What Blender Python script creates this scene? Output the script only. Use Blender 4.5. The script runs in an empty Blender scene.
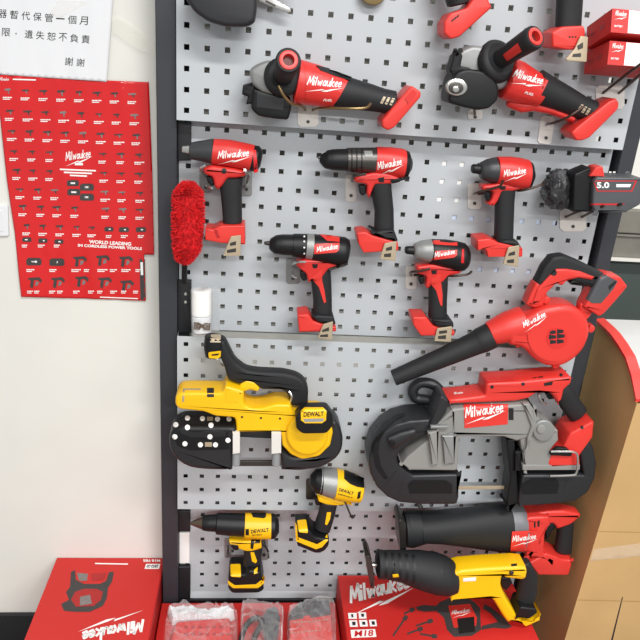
import bpy, bmesh, math, random
from mathutils import Vector, Matrix
from mathutils.bvhtree import BVHTree
from mathutils.geometry import tessellate_polygon
random.seed(7)
D = bpy.data; SC = bpy.context.scene; COL = SC.collection

# ---------------------------------------------------------------- camera
F = 682.588
FIT = ((0.99403875, 0.07352859, 0.08050164), (-0.0387824, 0.9285337, -0.36921687), (-0.10189648, 0.36389383, 0.92585009))
UP0 = 1.400                                   # height of the first hole row of the second panel above the floor
def w3(v): return Vector((v[0], -v[2], v[1]))  # (right, up, out of the wall) -> Blender axes
CAM = Vector((0.1377066, -1.43098, 0.1592853 + UP0))
RX, RY, RZ = (w3(r) for r in FIT)
cd = D.cameras.new('camera'); cam = D.objects.new('camera', cd); COL.objects.link(cam)
cam.matrix_world = Matrix(((RX.x, RY.x, RZ.x, CAM.x), (RX.y, RY.y, RZ.y, CAM.y), (RX.z, RY.z, RZ.z, CAM.z), (0, 0, 0, 1)))
cd.sensor_width = 36; cd.lens = 36 * F / 640; cd.clip_start = .02
SC.camera = cam

# ---------------------------------------------------------------- light
wd = D.worlds.new('world'); SC.world = wd; wd.use_nodes = True
wd.node_tree.nodes['Background'].inputs[0].default_value = (.97, .985, 1, 1)
wd.node_tree.nodes['Background'].inputs[1].default_value = .40
def tube_light(name, x, out, up, length, width, power):
    l = D.lights.new(name, 'AREA'); l.shape = 'RECTANGLE'; l.size = length; l.size_y = width; l.energy = power
    l.color = (1, .99, .98)
    o = D.objects.new(name, l); COL.objects.link(o); o.location = (x, -out, up + UP0)
    return o
tube_light('ceiling_or_fill_light', .95, 2.0, 1.95, 1.8, .18, 74)
tube_light('ceiling_or_fill_light', .0, 4.4, 1.6, 1.8, .2, 120)  # added frontal fill, unseen, evens the light down the panels
tube_light('ceiling_or_fill_light', 2.2, 4.4, 1.6, 1.8, .2, 120)  # second added fill from the front, farther right, also unseen
tube_light('ceiling_or_fill_light', 2.2, .1, 1.95, 1.4, .2, 14)
vs = SC.view_settings; vs.view_transform = 'Standard'; vs.look = 'None'; vs.gamma = 1; vs.use_curve_mapping = False
vs.exposure = .30

# ---------------------------------------------------------------- geometry helpers (pixels of the photo turned into points at a real depth)
def ray(x, y): return (RX * ((x - 320) / F) - RY * ((y - 320) / F) - RZ)
def W(x, y, out):                              # out in millimetres in front of the second panel
    d = ray(x, y); s = (-out / 1000 - CAM.y) / d.y
    return CAM + d * s
def G(x, up, out): return Vector((x / 1000, -out / 1000, up / 1000 + UP0))
VP = Vector((261, 48))

def fillet(poly, r, n=3):
    pts = [Vector(p[:2]) for p in poly]; out = []; N = len(pts)
    for i, p in enumerate(pts):
        a = pts[i - 1]; b = pts[(i + 1) % N]
        la = (a - p).length; lb = (b - p).length
        d = min(r, la * .45, lb * .45)
        if d < .15: out.append(p); continue
        pa = p + (a - p) * (d / la); pb = p + (b - p) * (d / lb)
        for k in range(n + 1):
            t = k / n; out.append(pa * (1 - t) ** 2 + p * 2 * t * (1 - t) + pb * t * t)
    return out

def slab(poly, o0, o1, r=4, rnd=2, sil=.7, back_r=True):
    """rounded solid between depths o0 (back) and o1 (front); its silhouette follows the outline"""
    pts = fillet(poly, rnd) if rnd else [Vector(p[:2]) for p in poly]
    N = len(pts); ar = sum(pts[i - 1].x * pts[i].y - pts[i].x * pts[i - 1].y for i in range(N))
    if ar < 0: pts.reverse()
    om = (o0 + o1) / 2; hf = max(0, (o1 - o0) / 2 - r * .5)
    def place(sl_):
        ws = []
        for i, p in enumerate(pts):
            a = pts[i - 1]; b = pts[(i + 1) % N]; t = (b - a)
            if t.length < 1e-6: t = Vector((1, 0))
            t.normalize(); n = Vector((t.y, -t.x))
            dv = p - VP; k = n.dot(dv / max(dv.length, 1)) * min(1, dv.length / 200)
            q = W(p.x, p.y, om + hf * sl_ * k); ws.append(Vector((q.x, q.z)))
        return ws
    area = lambda q: sum(q[i - 1].x * q[i].y - q[i].x * q[i - 1].y for i in range(N))
    a0 = abs(area(place(0))); s0 = 1 if area(place(0)) > 0 else -1
    for k_ in (1, .75, .5, .3, .15, 0):
        ws = place(sil * k_)
        if area(ws) * s0 > a0 * .72: break
    s = s0
    nr, lim = [], []
    for i in range(N):
        a = ws[i - 1]; b = ws[(i + 1) % N]; c = ws[i]
        e1 = (c - a); e2 = (b - c)
        e1 = e1.normalized() if e1.length > 1e-9 else e2.normalized()
        e2 = e2.normalized() if e2.length > 1e-9 else e1
        m = (e1 + e2); m = m.normalized() if m.length > 1e-6 else e1
        n = Vector((-m.y, m.x)); c_ = max(.55, n.dot(Vector((-e1.y, e1.x))))
        nr.append(n / c_)
        d = n * s; best = 1e9
        for j in range(N):
            if j in (i, (i - 1) % N): continue
            p = ws[j]; q = ws[(j + 1) % N]; e = q - p; den = d.x * e.y - d.y * e.x
            if abs(den) < 1e-12: continue
            g = p - c; tt = (g.x * e.y - g.y * e.x) / den; uu = (g.x * d.y - g.y * d.x) / den
            if tt > 1e-6 and -.02 <= uu <= 1.02: best = min(best, tt)
        lim.append(best * .4 * c_)
    lim = [min(lim[j] + .55 * (ws[i] - ws[j]).length for j in range(N)) for i in range(N)]
    caps = [t for t in tessellate_polygon([[Vector((q.x, q.y, 0)) for q in ws]])]
    R_ = r / 1000; o0m, o1m = o0 / 1000, o1 / 1000
    prof = []
    if back_r: prof += [(o0m, .9 * R_), (o0m + .25 * R_, .3 * R_)]
    prof += [(o0m + (R_ if back_r else 0), 0), (o1m - R_, 0), (o1m - .62 * R_, .08 * R_), (o1m - .29 * R_, .29 * R_), (o1m - .08 * R_, .62 * R_), (o1m, R_)]
    vs_, fs = [], []
    for (o, ins) in prof:
        for c, n, lm in zip(ws, nr, lim):
            q = c + n * (min(ins, lm) * s); vs_.append(Vector((q.x, -o, q.y)))
    K = len(prof)
    for k in range(K - 1):
        for i in range(N):
            j = (i + 1) % N; fs.append((k * N + i, k * N + j, (k + 1) * N + j, (k + 1) * N + i))
    for t in caps: fs.append(tuple(t)); fs.append(tuple((K - 1) * N + i for i in t))
    return vs_, fs

def circ(x, y, r, n=24, ry=None): return [(x + r * math.cos(2 * math.pi * i / n), y + (ry or r) * math.sin(2 * math.pi * i / n)) for i in range(n)]
def disc(x, y, r, o0, o1, bev=1.5, n=24, ry=None): return slab(circ(x, y, r, n, ry), o0, o1, bev, 0, .3)

def loft(secs, om, hd=None, e=2.0, cap=1.5, n=20, sub=3):
    """body along a pixel axis; sections (x, y, half width px[, half depth mm[, centre depth mm]])"""
    S = []
    for s in secs: S.append((s[0], s[1], s[2], (s[3] if len(s) > 3 and s[3] else hd), (s[4] if len(s) > 4 else om)))
    fine = []
    for i in range(len(S) - 1):
        a, b = S[i], S[i + 1]
        for k in range(sub):
            t = k / sub
            fine.append(tuple((a[j] + (b[j] - a[j]) * t) if a[j] is not None and b[j] is not None else None for j in range(5)))
    fine.append(S[-1]); S = fine
    if cap:
        a, b = S[0], S[1]; d = Vector((a[0] - b[0], a[1] - b[1])).normalized() * cap
        S.insert(0, (a[0] + d.x, a[1] + d.y, a[2] * .72, a[3] * .72 if a[3] else None, a[4]))
        a, b = S[-1], S[-2]; d = Vector((a[0] - b[0], a[1] - b[1])).normalized() * cap
        S.append((a[0] + d.x, a[1] + d.y, a[2] * .72, a[3] * .72 if a[3] else None, a[4]))
    vs_, fs = [], []
    M_ = len(S)
    for i, (x, y, hw, hdm, o) in enumerate(S):
        p0 = S[max(0, i - 1)]; p1 = S[min(M_ - 1, i + 1)]
        t = Vector((p1[0] - p0[0], p1[1] - p0[1])).normalized(); nn = Vector((-t.y, t.x))
        c = W(x, y, o); hv = (W(x + nn.x * hw, y + nn.y * hw, o) - W(x - nn.x * hw, y - nn.y * hw, o)) / 2
        L = hv.length; rr = hw * (c - CAM).dot(-RZ) / F; cc = min(1, rr / L); ss = math.sqrt(max(0, 1 - cc * cc))
        if hdm is None: Lp = rr; hdv = rr
        else:
            hdv = hdm / 1000; Lp = math.sqrt(max(rr * rr - (hdv * ss) ** 2, .3 * rr * rr)) / cc
        u = hv / L
        for k in range(n):
            a = 2 * math.pi * k / n; ca, sa = math.cos(a), math.sin(a)
            ca = math.copysign(abs(ca) ** (2 / e), ca); sa = math.copysign(abs(sa) ** (2 / e), sa)
            vs_.append(c + u * (Lp * ca) + Vector((0, -1, 0)) * (hdv * sa))
    for i in range(M_ - 1):
        for k in range(n):
            j = (k + 1) % n; fs.append((i * n + k, i * n + j, (i + 1) * n + j, (i + 1) * n + k))
    fs.append(tuple(range(n))[::-1]); fs.append(tuple((M_ - 1) * n + k for k in range(n)))
    return vs_, fs

def tube3(pts, r, n=8, taper=None):            # world points, radius mm
    r = r / 1000; vs_, fs = [], []; N = len(pts)
    prev = None
    for i, p in enumerate(pts):
        t = (pts[min(N - 1, i + 1)] - pts[max(0, i - 1)]).normalized()
        a = prev - t * prev.dot(t) if prev is not None else t.orthogonal()
        a.normalize(); prev = a; b = t.cross(a)
        rr = r * (taper[i] if taper else 1)
        for k in range(n):
            q = 2 * math.pi * k / n; vs_.append(p + a * (rr * math.cos(q)) + b * (rr * math.sin(q)))
    for i in range(N - 1):
        for k in range(n):
            j = (k + 1) % n; fs.append((i * n + k, i * n + j, (i + 1) * n + j, (i + 1) * n + k))
    fs.append(tuple(range(n))[::-1]); fs.append(tuple((N - 1) * n + k for k in range(n)))
    return vs_, fs
def smooth_path(pts, n=4):
    out = []
    N = len(pts)
    for i in range(N - 1):
        p0 = pts[max(0, i - 1)]; p1 = pts[i]; p2 = pts[i + 1]; p3 = pts[min(N - 1, i + 2)]
        for k in range(n):
            t = k / n
            out.append(.5 * ((2 * p1) + (p2 - p0) * t + (2 * p0 - 5 * p1 + 4 * p2 - p3) * t * t + (3 * p1 - p0 - 3 * p2 + p3) * t ** 3))
    out.append(pts[-1]); return out
def wire(pts, r, n=8): return tube3(smooth_path([W(*p) for p in pts]), r, n)

def lathe(P0, P1, prof, n=28, cap=True):                  # profile (t along axis in mm, radius mm)
    ax = (P1 - P0).normalized(); a = ax.orthogonal().normalized(); b = ax.cross(a); vs_, fs = [], []
    for t, r in prof:
        for k in range(n):
            q = 2 * math.pi * k / n; vs_.append(P0 + ax * (t / 1000) + (a * math.cos(q) + b * math.sin(q)) * (r / 1000))
    for i in range(len(prof) - 1):
        for k in range(n):
            j = (k + 1) % n; fs.append((i * n + k, i * n + j, (i + 1) * n + j, (i + 1) * n + k))
    fs.append(tuple(range(n))[::-1])
    if cap: fs.append(tuple((len(prof) - 1) * n + k for k in range(n)))
    return vs_, fs

def box(x0, x1, u0, u1, o0, o1, r=1.0):
    """axis aligned box in mm: right, up, out; small chamfer"""
    P = []
    xs, us, os_ = (x0, x1), (u0, u1), (o0, o1)
    bm = bmesh.new()
    vv = [bm.verts.new(G(xs[i], us[j], os_[k])) for i in (0, 1) for j in (0, 1) for k in (0, 1)]
    for f in ((0, 1, 3, 2), (4, 6, 7, 5), (0, 4, 5, 1), (2, 3, 7, 6), (0, 2, 6, 4), (1, 5, 7, 3)): bm.faces.new([vv[i] for i in f])
    bmesh.ops.recalc_face_normals(bm, faces=bm.faces)
    if r: bmesh.ops.bevel(bm, geom=bm.edges[:], offset=r / 1000, segments=2, affect='EDGES', profile=.5)
    bm.verts.index_update(); res = ([v.co.copy() for v in bm.verts], [tuple(v.index for v in f.verts) for f in bm.faces]); bm.free()
    return res

def join(*gs):
    vs_, fs = [], []
    for g in gs:
        b = len(vs_); vs_ += g[0]; fs += [tuple(i + b for i in f) for f in g[1]]
    return vs_, fs

# ---------------------------------------------------------------- materials
def hexc(h):
    h = h.lstrip('#'); c = [int(h[i:i + 2], 16) / 255 for i in (0, 2, 4)]
    return tuple(x / 12.92 if x <= .04045 else ((x + .055) / 1.055) ** 2.4 for x in c) + (1,)
def mat(name, col, rough=.5, metal=0., bump=0., scale=400., var=.06, spec=.5, coat=0., vscale=6.):
    m = D.materials.new(name); m.use_nodes = True; nt = m.node_tree; b = nt.nodes['Principled BSDF']
    c = hexc(col) if isinstance(col, str) else col
    tc = nt.nodes.new('ShaderNodeTexCoord')
    nz = nt.nodes.new('ShaderNodeTexNoise'); nz.inputs['Scale'].default_value = vscale; nz.inputs['Detail'].default_value = 5
    nt.links.new(tc.outputs['Object'], nz.inputs['Vector'])
    rp = nt.nodes.new('ShaderNodeValToRGB'); rp.color_ramp.elements[0].position = .3; rp.color_ramp.elements[1].position = .7
    rp.color_ramp.elements[0].color = tuple(x * (1 - var) for x in c[:3]) + (1,); rp.color_ramp.elements[1].color = tuple(min(1, x * (1 + var)) for x in c[:3]) + (1,)
    nt.links.new(nz.outputs['Fac'], rp.inputs[0]); nt.links.new(rp.outputs[0], b.inputs['Base Color'])
    b.inputs['Roughness'].default_value = rough; b.inputs['Metallic'].default_value = metal
    b.inputs['Specular IOR Level'].default_value = spec; b.inputs['Coat Weight'].default_value = coat
    if bump:
        n2 = nt.nodes.new('ShaderNodeTexNoise'); n2.inputs['Scale'].default_value = scale; n2.inputs['Detail'].default_value = 3
        nt.links.new(tc.outputs['Object'], n2.inputs['Vector'])
        bp = nt.nodes.new('ShaderNodeBump'); bp.inputs['Strength'].default_value = bump; bp.inputs['Distance'].default_value = .002
        nt.links.new(n2.outputs['Fac'], bp.inputs['Height']); nt.links.new(bp.outputs['Normal'], b.inputs['Normal'])
    return m
RED = mat('red_plastic', '#cf2c27', .42, bump=.06, scale=900)
REDL = mat('red_plastic_bright', '#d6352d', .4, bump=.05, scale=900)
RUB = mat('black_rubber', '#1d1e20', .6, bump=.15, scale=1500, spec=.4)
BLK = mat('black_plastic', '#111214', .46, bump=.05, scale=900, spec=.35)
GUARD = mat('charcoal_painted_guard', '#222326', .45, bump=.06, scale=500)
YEL = mat('yellow_plastic', '#f2bd08', .4, bump=.05, scale=900)
NOSE = mat('graphite_nose', '#3d3e40', .4, .3, bump=.05, scale=600)
SIL = mat('cast_aluminium', '#8f908e', .42, .35, bump=.12, scale=900)
GREY = mat('grey_casting', '#8c8b87', .5, .1, bump=.12, scale=700)
STEEL = mat('bright_steel', '#c9c8c4', .25, .9)
DSTEEL = mat('dark_steel', '#55524f', .35, .8)
WIRE = mat('brown_steel_wire', '#4a3a34', .35, .7)
PLATE = mat('white_hook_plate', '#dcd9d2', .45, bump=.05)
CLIP = mat('beige_belt_clip', '#b7a78d', .45, .35, bump=.1)
BRASS = mat('worn_brass', '#8f7a55', .35, .8)
PANEL = mat('grey_powder_coat', '#b7bcbf', .5, bump=.03, scale=600, var=.02)
FRAME = mat('anthracite_powder_coat', '#303237', .5, bump=.05, scale=700)
FRAMED = mat('black_powder_coat', '#1b1c1f', .5, bump=.05, scale=700)
WALL = mat('cream_white_wall_paint', '#e0dfd7', .75, bump=.25, scale=14, var=.025, vscale=5)
WHITE = mat('white_print', '#f4f2ee', .55, var=.01)
INK = mat('black_print', '#151515', .6, var=.01)
GINK = mat('grey_print', '#3d3a39', .6, var=.2, vscale=300)
MINK = mat('mid_grey_print', '#7d7673', .6, var=.2, vscale=300)
REDINK = mat('red_print', '#c8171c', .5, var=.02)
PAPER = mat('white_paper', '#e2e3e5', .6, var=.012)
POSTER = mat('glossy_red_poster', '#d2171b', .22, var=.05, coat=.5, vscale=4)
CARD = mat('red_printed_carton', '#c5241f', .55, var=.03, vscale=4)
CARDD = mat('dark_red_printed_carton', '#a81c1c', .4, var=.04, vscale=4)
KRAFT = mat('brown_corrugated_card', '#c09c68', .8, bump=.15, scale=60, var=.06, vscale=7)
FELT = mat('red_microfibre', '#d01018', .85, var=.25, vscale=90)
STONE = mat('grey_beige_stone', '#77736a', .7, bump=.3, scale=30, var=.12, vscale=15)
GREEN = mat('dark_green_grey_floor_paint', '#46504d', .6, var=.08)
SKIRT = mat('black_skirting', '#1f2023', .5)
CONC = mat('grey_concrete_floor', '#77756f', .7, bump=.2, scale=40)
GREYC = mat('dark_grey_plastic', '#4b4d50', .45, bump=.05)
LGREY = mat('light_grey_plastic', '#8f9294', .45)
BLUEW = mat('pale_blue_hole_light', '#c9d6ea', .5)
def film_mat(name, tint, fac, rough=.08):
    m = D.materials.new(name); m.use_nodes = True; nt = m.node_tree; nt.nodes.clear()
    o = nt.nodes.new('ShaderNodeOutputMaterial'); mx = nt.nodes.new('ShaderNodeMixShader')
    tr = nt.nodes.new('ShaderNodeBsdfTransparent'); pb = nt.nodes.new('ShaderNodeBsdfPrincipled')
    pb.inputs['Base Color'].default_value = hexc(tint); pb.inputs['Roughness'].default_value = rough
    lw = nt.nodes.new('ShaderNodeLayerWeight'); lw.inputs[0].default_value = .35
    ma = nt.nodes.new('ShaderNodeMath'); ma.operation = 'MULTIPLY_ADD'; ma.inputs[1].default_value = .42; ma.inputs[2].default_value = fac
    tc = nt.nodes.new('ShaderNodeTexCoord'); nz = nt.nodes.new('ShaderNodeTexNoise'); nz.inputs['Scale'].default_value = 55; nz.inputs['Detail'].default_value = 4
    nt.links.new(tc.outputs['Object'], nz.inputs['Vector'])
    bp = nt.nodes.new('ShaderNodeBump'); bp.inputs['Strength'].default_value = .5; bp.inputs['Distance'].default_value = .006
    nt.links.new(nz.outputs['Fac'], bp.inputs['Height']); nt.links.new(bp.outputs['Normal'], pb.inputs['Normal'])
    nt.links.new(lw.outputs['Facing'], ma.inputs[0]); nt.links.new(ma.outputs[0], mx.inputs[0])
    nt.links.new(tr.outputs[0], mx.inputs[1]); nt.links.new(pb.outputs[0], mx.inputs[2]); nt.links.new(mx.outputs[0], o.inputs[0])
    return m
FILM = film_mat('clear_plastic_film', '#ffffff', .05)
TAPE = film_mat('clear_tape', '#fff8ea', .12, .15)
DFILM = film_mat('smoky_crinkled_film', '#3a3a3c', .55, .15)

# ---------------------------------------------------------------- object helpers
GEO = {}                                        # object -> world geometry, for laying prints and panels onto surfaces
def thing(name, label, cat, loc, group=None):
    o = D.objects.new(name, None); COL.objects.link(o); o.location = loc; o.empty_display_size = .03
    o['label'] = label; o['category'] = cat
    if group: o['group'] = group
    return o
def origin(o):
    v = Vector((0, 0, 0))
    while o is not None: v += o.location; o = o.parent
    return v
def part(root, name, geo, m, smooth=True, label=None, kind=None, angle=38):
    base = origin(root) if root is not None else Vector((0, 0, 0))
    me = D.meshes.new(name); me.from_pydata([v - base for v in geo[0]], [], geo[1])
    bm = bmesh.new(); bm.from_mesh(me); bmesh.ops.recalc_face_normals(bm, faces=bm.faces); bm.to_mesh(me); bm.free()
    me.materials.append(m)
    if smooth:
        me.polygons.foreach_set('use_smooth', [abs(p.normal.y) < .9995 for p in me.polygons]); me.set_sharp_from_angle(angle=math.radians(angle))
    o = D.objects.new(name, me); COL.objects.link(o)
    if root is not None: o.parent = root
    if label: o['label'] = label
    if kind: o['kind'] = kind
    GEO[o] = geo
    return o
def single(name, geo, m, label, cat, group=None, kind=None, smooth=True):
    """one-mesh thing with its origin at its middle"""
    c = sum(geo[0], Vector()) / len(geo[0])
    o = part(None, name, ([v - c for v in geo[0]], geo[1]), m, smooth); o.location = c; GEO[o] = geo
    if label: o['label'] = label; o['category'] = cat
    if group: o['group'] = group
    if kind: o['kind'] = kind
    return o
def struct(name, geo, m, smooth=False):
    o = part(None, name, geo, m, smooth); o['kind'] = 'structure'; return o
def bvh(objs):
    g = join(*[GEO[o] for o in objs]); return BVHTree.FromPolygons([v[:] for v in g[0]], g[1])
def tget(T): return T if isinstance(T, BVHTree) else bvh(T if isinstance(T, (list, tuple)) else [T])
def drop(pts2, T, t):
    """lay pixel points onto the surface they are seen on, lifted by t mm"""
    hits = []
    for p in pts2:
        d = ray(p[0], p[1]).normalized(); h = T.ray_cast(CAM, d)
        hits.append((h[0], h[1], h[3]) if h[0] is not None else None)
    ok = [h for h in hits if h]
    if not ok: return None
    mo = sum(-h[0].y for h in ok) / len(ok) * 1000
    res = []
    for p, h in zip(pts2, hits):
        if h is None: res.append(W(p[0], p[1], mo)); continue
        n = h[1]
        if n.dot(ray(p[0], p[1])) > 0: n = -n
        res.append(h[0] + n * (t / 1000))
    return res
def tri2d(poly, dens):
    bm = bmesh.new(); vv = [bm.verts.new((p[0], p[1], 0)) for p in poly]
    for t in tessellate_polygon([[Vector((p[0], p[1], 0)) for p in poly]]):
        try: bm.faces.new([vv[i] for i in t])
        except ValueError: pass
    for _ in range(6):
        es = [e for e in bm.edges if e.calc_length() > dens]
        if not es: break
        bmesh.ops.subdivide_edges(bm, edges=es, cuts=1); bmesh.ops.triangulate(bm, faces=[f for f in bm.faces if len(f.verts) > 3])
    bm.verts.index_update()
    r = ([v.co.to_2d() for v in bm.verts], [tuple(v.index for v in f.verts) for f in bm.faces], [tuple(v.index for v in e.verts) for e in bm.edges if e.is_boundary]); bm.free()
    return r
def patch_geo(poly, T, t=.8, dens=3.5, rnd=0, skirt=1.2):
    T = tget(T); pts = fillet(poly, rnd) if rnd else poly
    p2, fs, be = tri2d(pts, dens); ws = drop(p2, T, t)
    if ws is None: return None
    fs = list(fs)
    if skirt:
        lo = {}
        for a, b in be:
            for i in (a, b):
                if i not in lo: lo[i] = len(ws); ws.append(ws[i] + (ws[i] - CAM).normalized() * ((t + skirt) / 1000))
            fs.append((a, b, lo[b], lo[a]))
    return ws, fs
def patch(root, name, poly, T, m, t=.8, dens=3.5, rnd=0, label=None, skirt=1.2):
    g = patch_geo(poly, T, t, dens, rnd, skirt)
    return part(root, name, g, m, True, label, angle=50) if g else None
def patches(root, name, polys, T, m, t=.8, dens=6, label=None, kind=None):
    T = tget(T); gs = [g for g in (patch_geo(p, T, t, dens, 0, 0) for p in polys) if g]
    if kind is None and name in ('caption', 'tool_picture', 'stitch', 'tray_hole', 'logo', 'vent', 'intake_slot', 'arm_slot', 'icon_print', 'icon_square', 'small_tool_picture', 'caption_rule', 'charge_light', 'crease', 'guard_groove', 'warning_mark'): kind = 'stuff'
    return part(root, name, join(*gs), m, True, label, kind) if gs else None

# brush lettering of the red tool maker, as strokes
LET = [([[(0, 0), (.1, 1.0), (.34, .22), (.62, 1.08), (.72, 0)]], .86),
       ([[(0, 0), (0, .6)], [(0, .8), (0, .93)]], .26),
       ([[(0, 0), (0, 1.0)]], .26),
       ([[(0, .6), (.12, .02), (.27, .5), (.42, .02), (.55, .62)]], .7),
       ([[(.4, .5), (.2, .6), (.03, .33), (.13, .03), (.3, .1), (.42, .4)], [(.44, .6), (.42, 0)]], .58),
       ([[(0, .6), (.02, .14), (.2, .02), (.36, .2), (.4, .6)], [(.41, .6), (.43, 0)]], .58),
       ([[(0, 0), (0, 1.0)], [(.36, .6), (.04, .3), (.4, 0)]], .52),
       ([[(.04, .3), (.38, .36), (.3, .6), (.1, .55), (.02, .25), (.15, .02), (.4, .12)]], .5),
       ([[(.04, .3), (.38, .36), (.3, .6), (.1, .55), (.02, .25), (.15, .02), (.4, .12)]], .5)]
def script_polys(w=.13):
    out = []; x = 0
    for strokes, adv in LET:
        for st in strokes:
            P = [Vector((x + a + b * .22, b)) for a, b in st]
            for a, b in zip(P, P[1:]):
                d = (b - a).normalized(); n = Vector((-d.y, d.x)) * w / 2; a2 = a - d * w * .3; b2 = b + d * w * .3
                out.append([a2 + n, a2 - n, b2 - n, b2 + n])
        x += adv
    return out, x
def logo(root, p0, p1, h, T, m=None, t=.5, up=None, bolt=True, w=.13, name='logo', bolt_gap=.25):
    polys, L = script_polys(w)
    if bolt: polys += [[Vector(q) for q in ((-.25, -.62 - bolt_gap), (2.2, -.12 - bolt_gap), (2.1, -.3 - bolt_gap), (2.6, -.22 - bolt_gap))], [Vector(q) for q in ((2.0, -.42 - bolt_gap), (2.65, -.22 - bolt_gap), (5.1, .18 - bolt_gap), (2.75, -.42 - bolt_gap))]]
    p0 = Vector(p0); p1 = Vector(p1); d = (p1 - p0) / L
    u = Vector(up) if up else Vector((d.y, -d.x)).normalized() * h
    if up: u = u.normalized() * h
    px = [[p0 + d * q.x + u * q.y for q in pl] for pl in polys]
    return patches(root, name, px, T, m or WHITE, t, 3 if h < 14 else 8)
def text_geo(s, bold=0., shear=0.):
    cu = D.curves.new('lettering', 'FONT'); cu.body = s; cu.size = 1; cu.offset = bold; cu.shear = shear; cu.resolution_u = 3; cu.align_x = 'LEFT'
    o = D.objects.new('lettering', cu); COL.objects.link(o)
    dg = bpy.context.evaluated_depsgraph_get(); dg.update()
    me = D.meshes.new_from_object(o.evaluated_get(dg))
    v = [q.co.to_2d() for q in me.vertices]; f = [tuple(p.vertices) for p in me.polygons]
    D.objects.remove(o); D.curves.remove(cu); D.meshes.remove(me)
    return v, f
def text(root, s, p0, p1, h, T, m, bold=.0, shear=0., t=.5, up=None, name='lettering'):
    v, f = text_geo(s, bold, shear)
    if not v: return None
    x0 = min(q.x for q in v); x1 = max(q.x for q in v); y0 = min(q.y for q in v); y1 = max(q.y for q in v)
    p0 = Vector(p0); p1 = Vector(p1); d = (p1 - p0); u = Vector(up).normalized() * h if up else Vector((d.y, -d.x)).normalized() * h
    px = [p0 + d * ((q.x - x0) / (x1 - x0)) + u * ((q.y - y0) / (y1 - y0)) for q in v]
    ws = drop(px, tget(T), t)
    return part(root, name, (ws, f), m, False) if ws else None

# ================================================================ the setting
struct('floor', box(-2200, 3200, -1420, -1400, -1500, 3000, 0), CONC)
wall_left = struct('wall_left', box(-2200, 872, -1400, 1600, -175, -55, 0), WALL)
struct('baseboard_left', box(-2200, -60, -1400, -1308, -55, -43, 2), SKIRT)
struct('wall_back', box(872, 3000, -170, 1600, -420, -320, 0), WALL)
struct('wall_back_lower', box(872, 3000, -1400, -300, -420, -330, 0), GREEN)
struct('trim_1', box(872, 3000, -232, -170, -420, -290, 3), STONE)
struct('trim_2', box(872, 3000, -300, -240, -420, -292, 3), STONE)
struct('trim_3', box(872, 3000, -240, -235, -420, -284, 1), STONE)
struct('trim_4', box(872, 3000, -308, -300, -420, -280, 1), PLATE)

# ================================================================ the pegboard rack
rack = thing('pegboard_rack', 'tall anthracite steel rack with four grey square-hole pegboard panels', 'tool rack', G(440, -1400, -20))
part(rack, 'post', box(-60, -21, -1400, 640, -50, 20, 2), FRAME, False)
part(rack, 'post', box(903, 936, -1400, 640, -50, 20, 2), FRAME, False)
part(rack, 'inner_channel', box(-21, 2, -1400, 640, -50, -12, 1), FRAMED, False)
part(rack, 'inner_channel', box(880, 903, -1400, 640, -50, -14, 1), FRAMED, False)
def pegboard(u_top, rows, out, x0=-19., cols=24, pitch=38., hole=10., depth=30., lip=None, top=True):
    vs_, fs = [], []; idx = {}
    def V(x, u, o):
        k = (round(x, 2), round(u, 2), round(o, 2))
        if k not in idx: idx[k] = len(vs_); vs_.append(G(x, u, o))
        return idx[k]
    def Q(a, b, c, d): fs.append((V(*a), V(*b), V(*c), V(*d)))
    m = (pitch - hole) / 2
    for r in range(rows):
        for c in range(cols):
            X = [x0 + c * pitch, x0 + c * pitch + m, x0 + c * pitch + m + hole, x0 + (c + 1) * pitch]
            U = [u_top - r * pitch, u_top - r * pitch - m, u_top - r * pitch - m - hole, u_top - (r + 1) * pitch]
            for i in range(3):
                for j in range(3):
                    if i == 1 and j == 1: continue
                    Q((X[i], U[j], out), (X[i + 1], U[j], out), (X[i + 1], U[j + 1], out), (X[i], U[j + 1], out))
            a, b, t, d = X[1], X[2], U[1], U[2]; o2 = out - 2.0
            Q((a, t, out), (b, t, out), (b, t, o2), (a, t, o2)); Q((a, d, out), (b, d, out), (b, d, o2), (a, d, o2))
            Q((a, t, out), (a, d, out), (a, d, o2), (a, t, o2)); Q((b, t, out), (b, d, out), (b, d, o2), (b, t, o2))
    xa, xb = x0, x0 + cols * pitch; ub = u_top - rows * pitch; ob = out - depth
    for (p, q) in (((xa, u_top), (xb, u_top)), ((xa, ub), (xb, ub)), ((xa, u_top), (xa, ub)), ((xb, u_top), (xb, ub))):
        fs.append(tuple(len(vs_) + i for i in range(4))); vs_ += [G(*p, out), G(*q, out), G(*q, ob), G(*p, ob)]
    if not top: fs.pop(-4)
    if lip:
        fs.append(tuple(len(vs_) + i for i in range(4))); vs_ += [G(xa, ub, out), G(xb, ub, out), G(xb, ub - lip, out + 10), G(xa, ub - lip, out + 10)]
    return vs_, fs
panel1 = part(rack, 'panel', pegboard(454.5 + 38 + 133, 16, 39), PANEL, False)
panel2 = part(rack, 'panel', pegboard(19, 12, 0), PANEL, False)
panel3 = part(rack, 'panel', pegboard(-437.5, 12, 40.5, top=False), PANEL, False)
panel4 = part(rack, 'panel', pegboard(-891, 8, -9.4, lip=26), PANEL, False)
BOARD = bvh([panel1, panel2, panel3, panel4])
for (a, b, c, d, o) in ((178, 121, 191.5, 160, 8), (178, 279, 191.5, 332, 12), (179, 508, 190.5, 531, 0), (179, 563.5, 190.5, 598, 2)):
    part(rack, 'bracket', slab([(a, b), (c, b), (c, d), (a, d)], o - 16, o, 1.5, 1), FRAMED)
part(rack, 'cover_plate', slab([(179.5, 532), (189.5, 532), (189.5, 563), (179.5, 563)], -8, -4, .6, .5), WHITE)
for y in (294, 302): part(rack, 'screw', disc(185.5, y, 1.6, 11, 14, .6, 10), STEEL)
part(rack, 'bottom_rail', box(-21, 903, -1255, -1212, -40, 4, 2), FRAMED, False)
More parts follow.
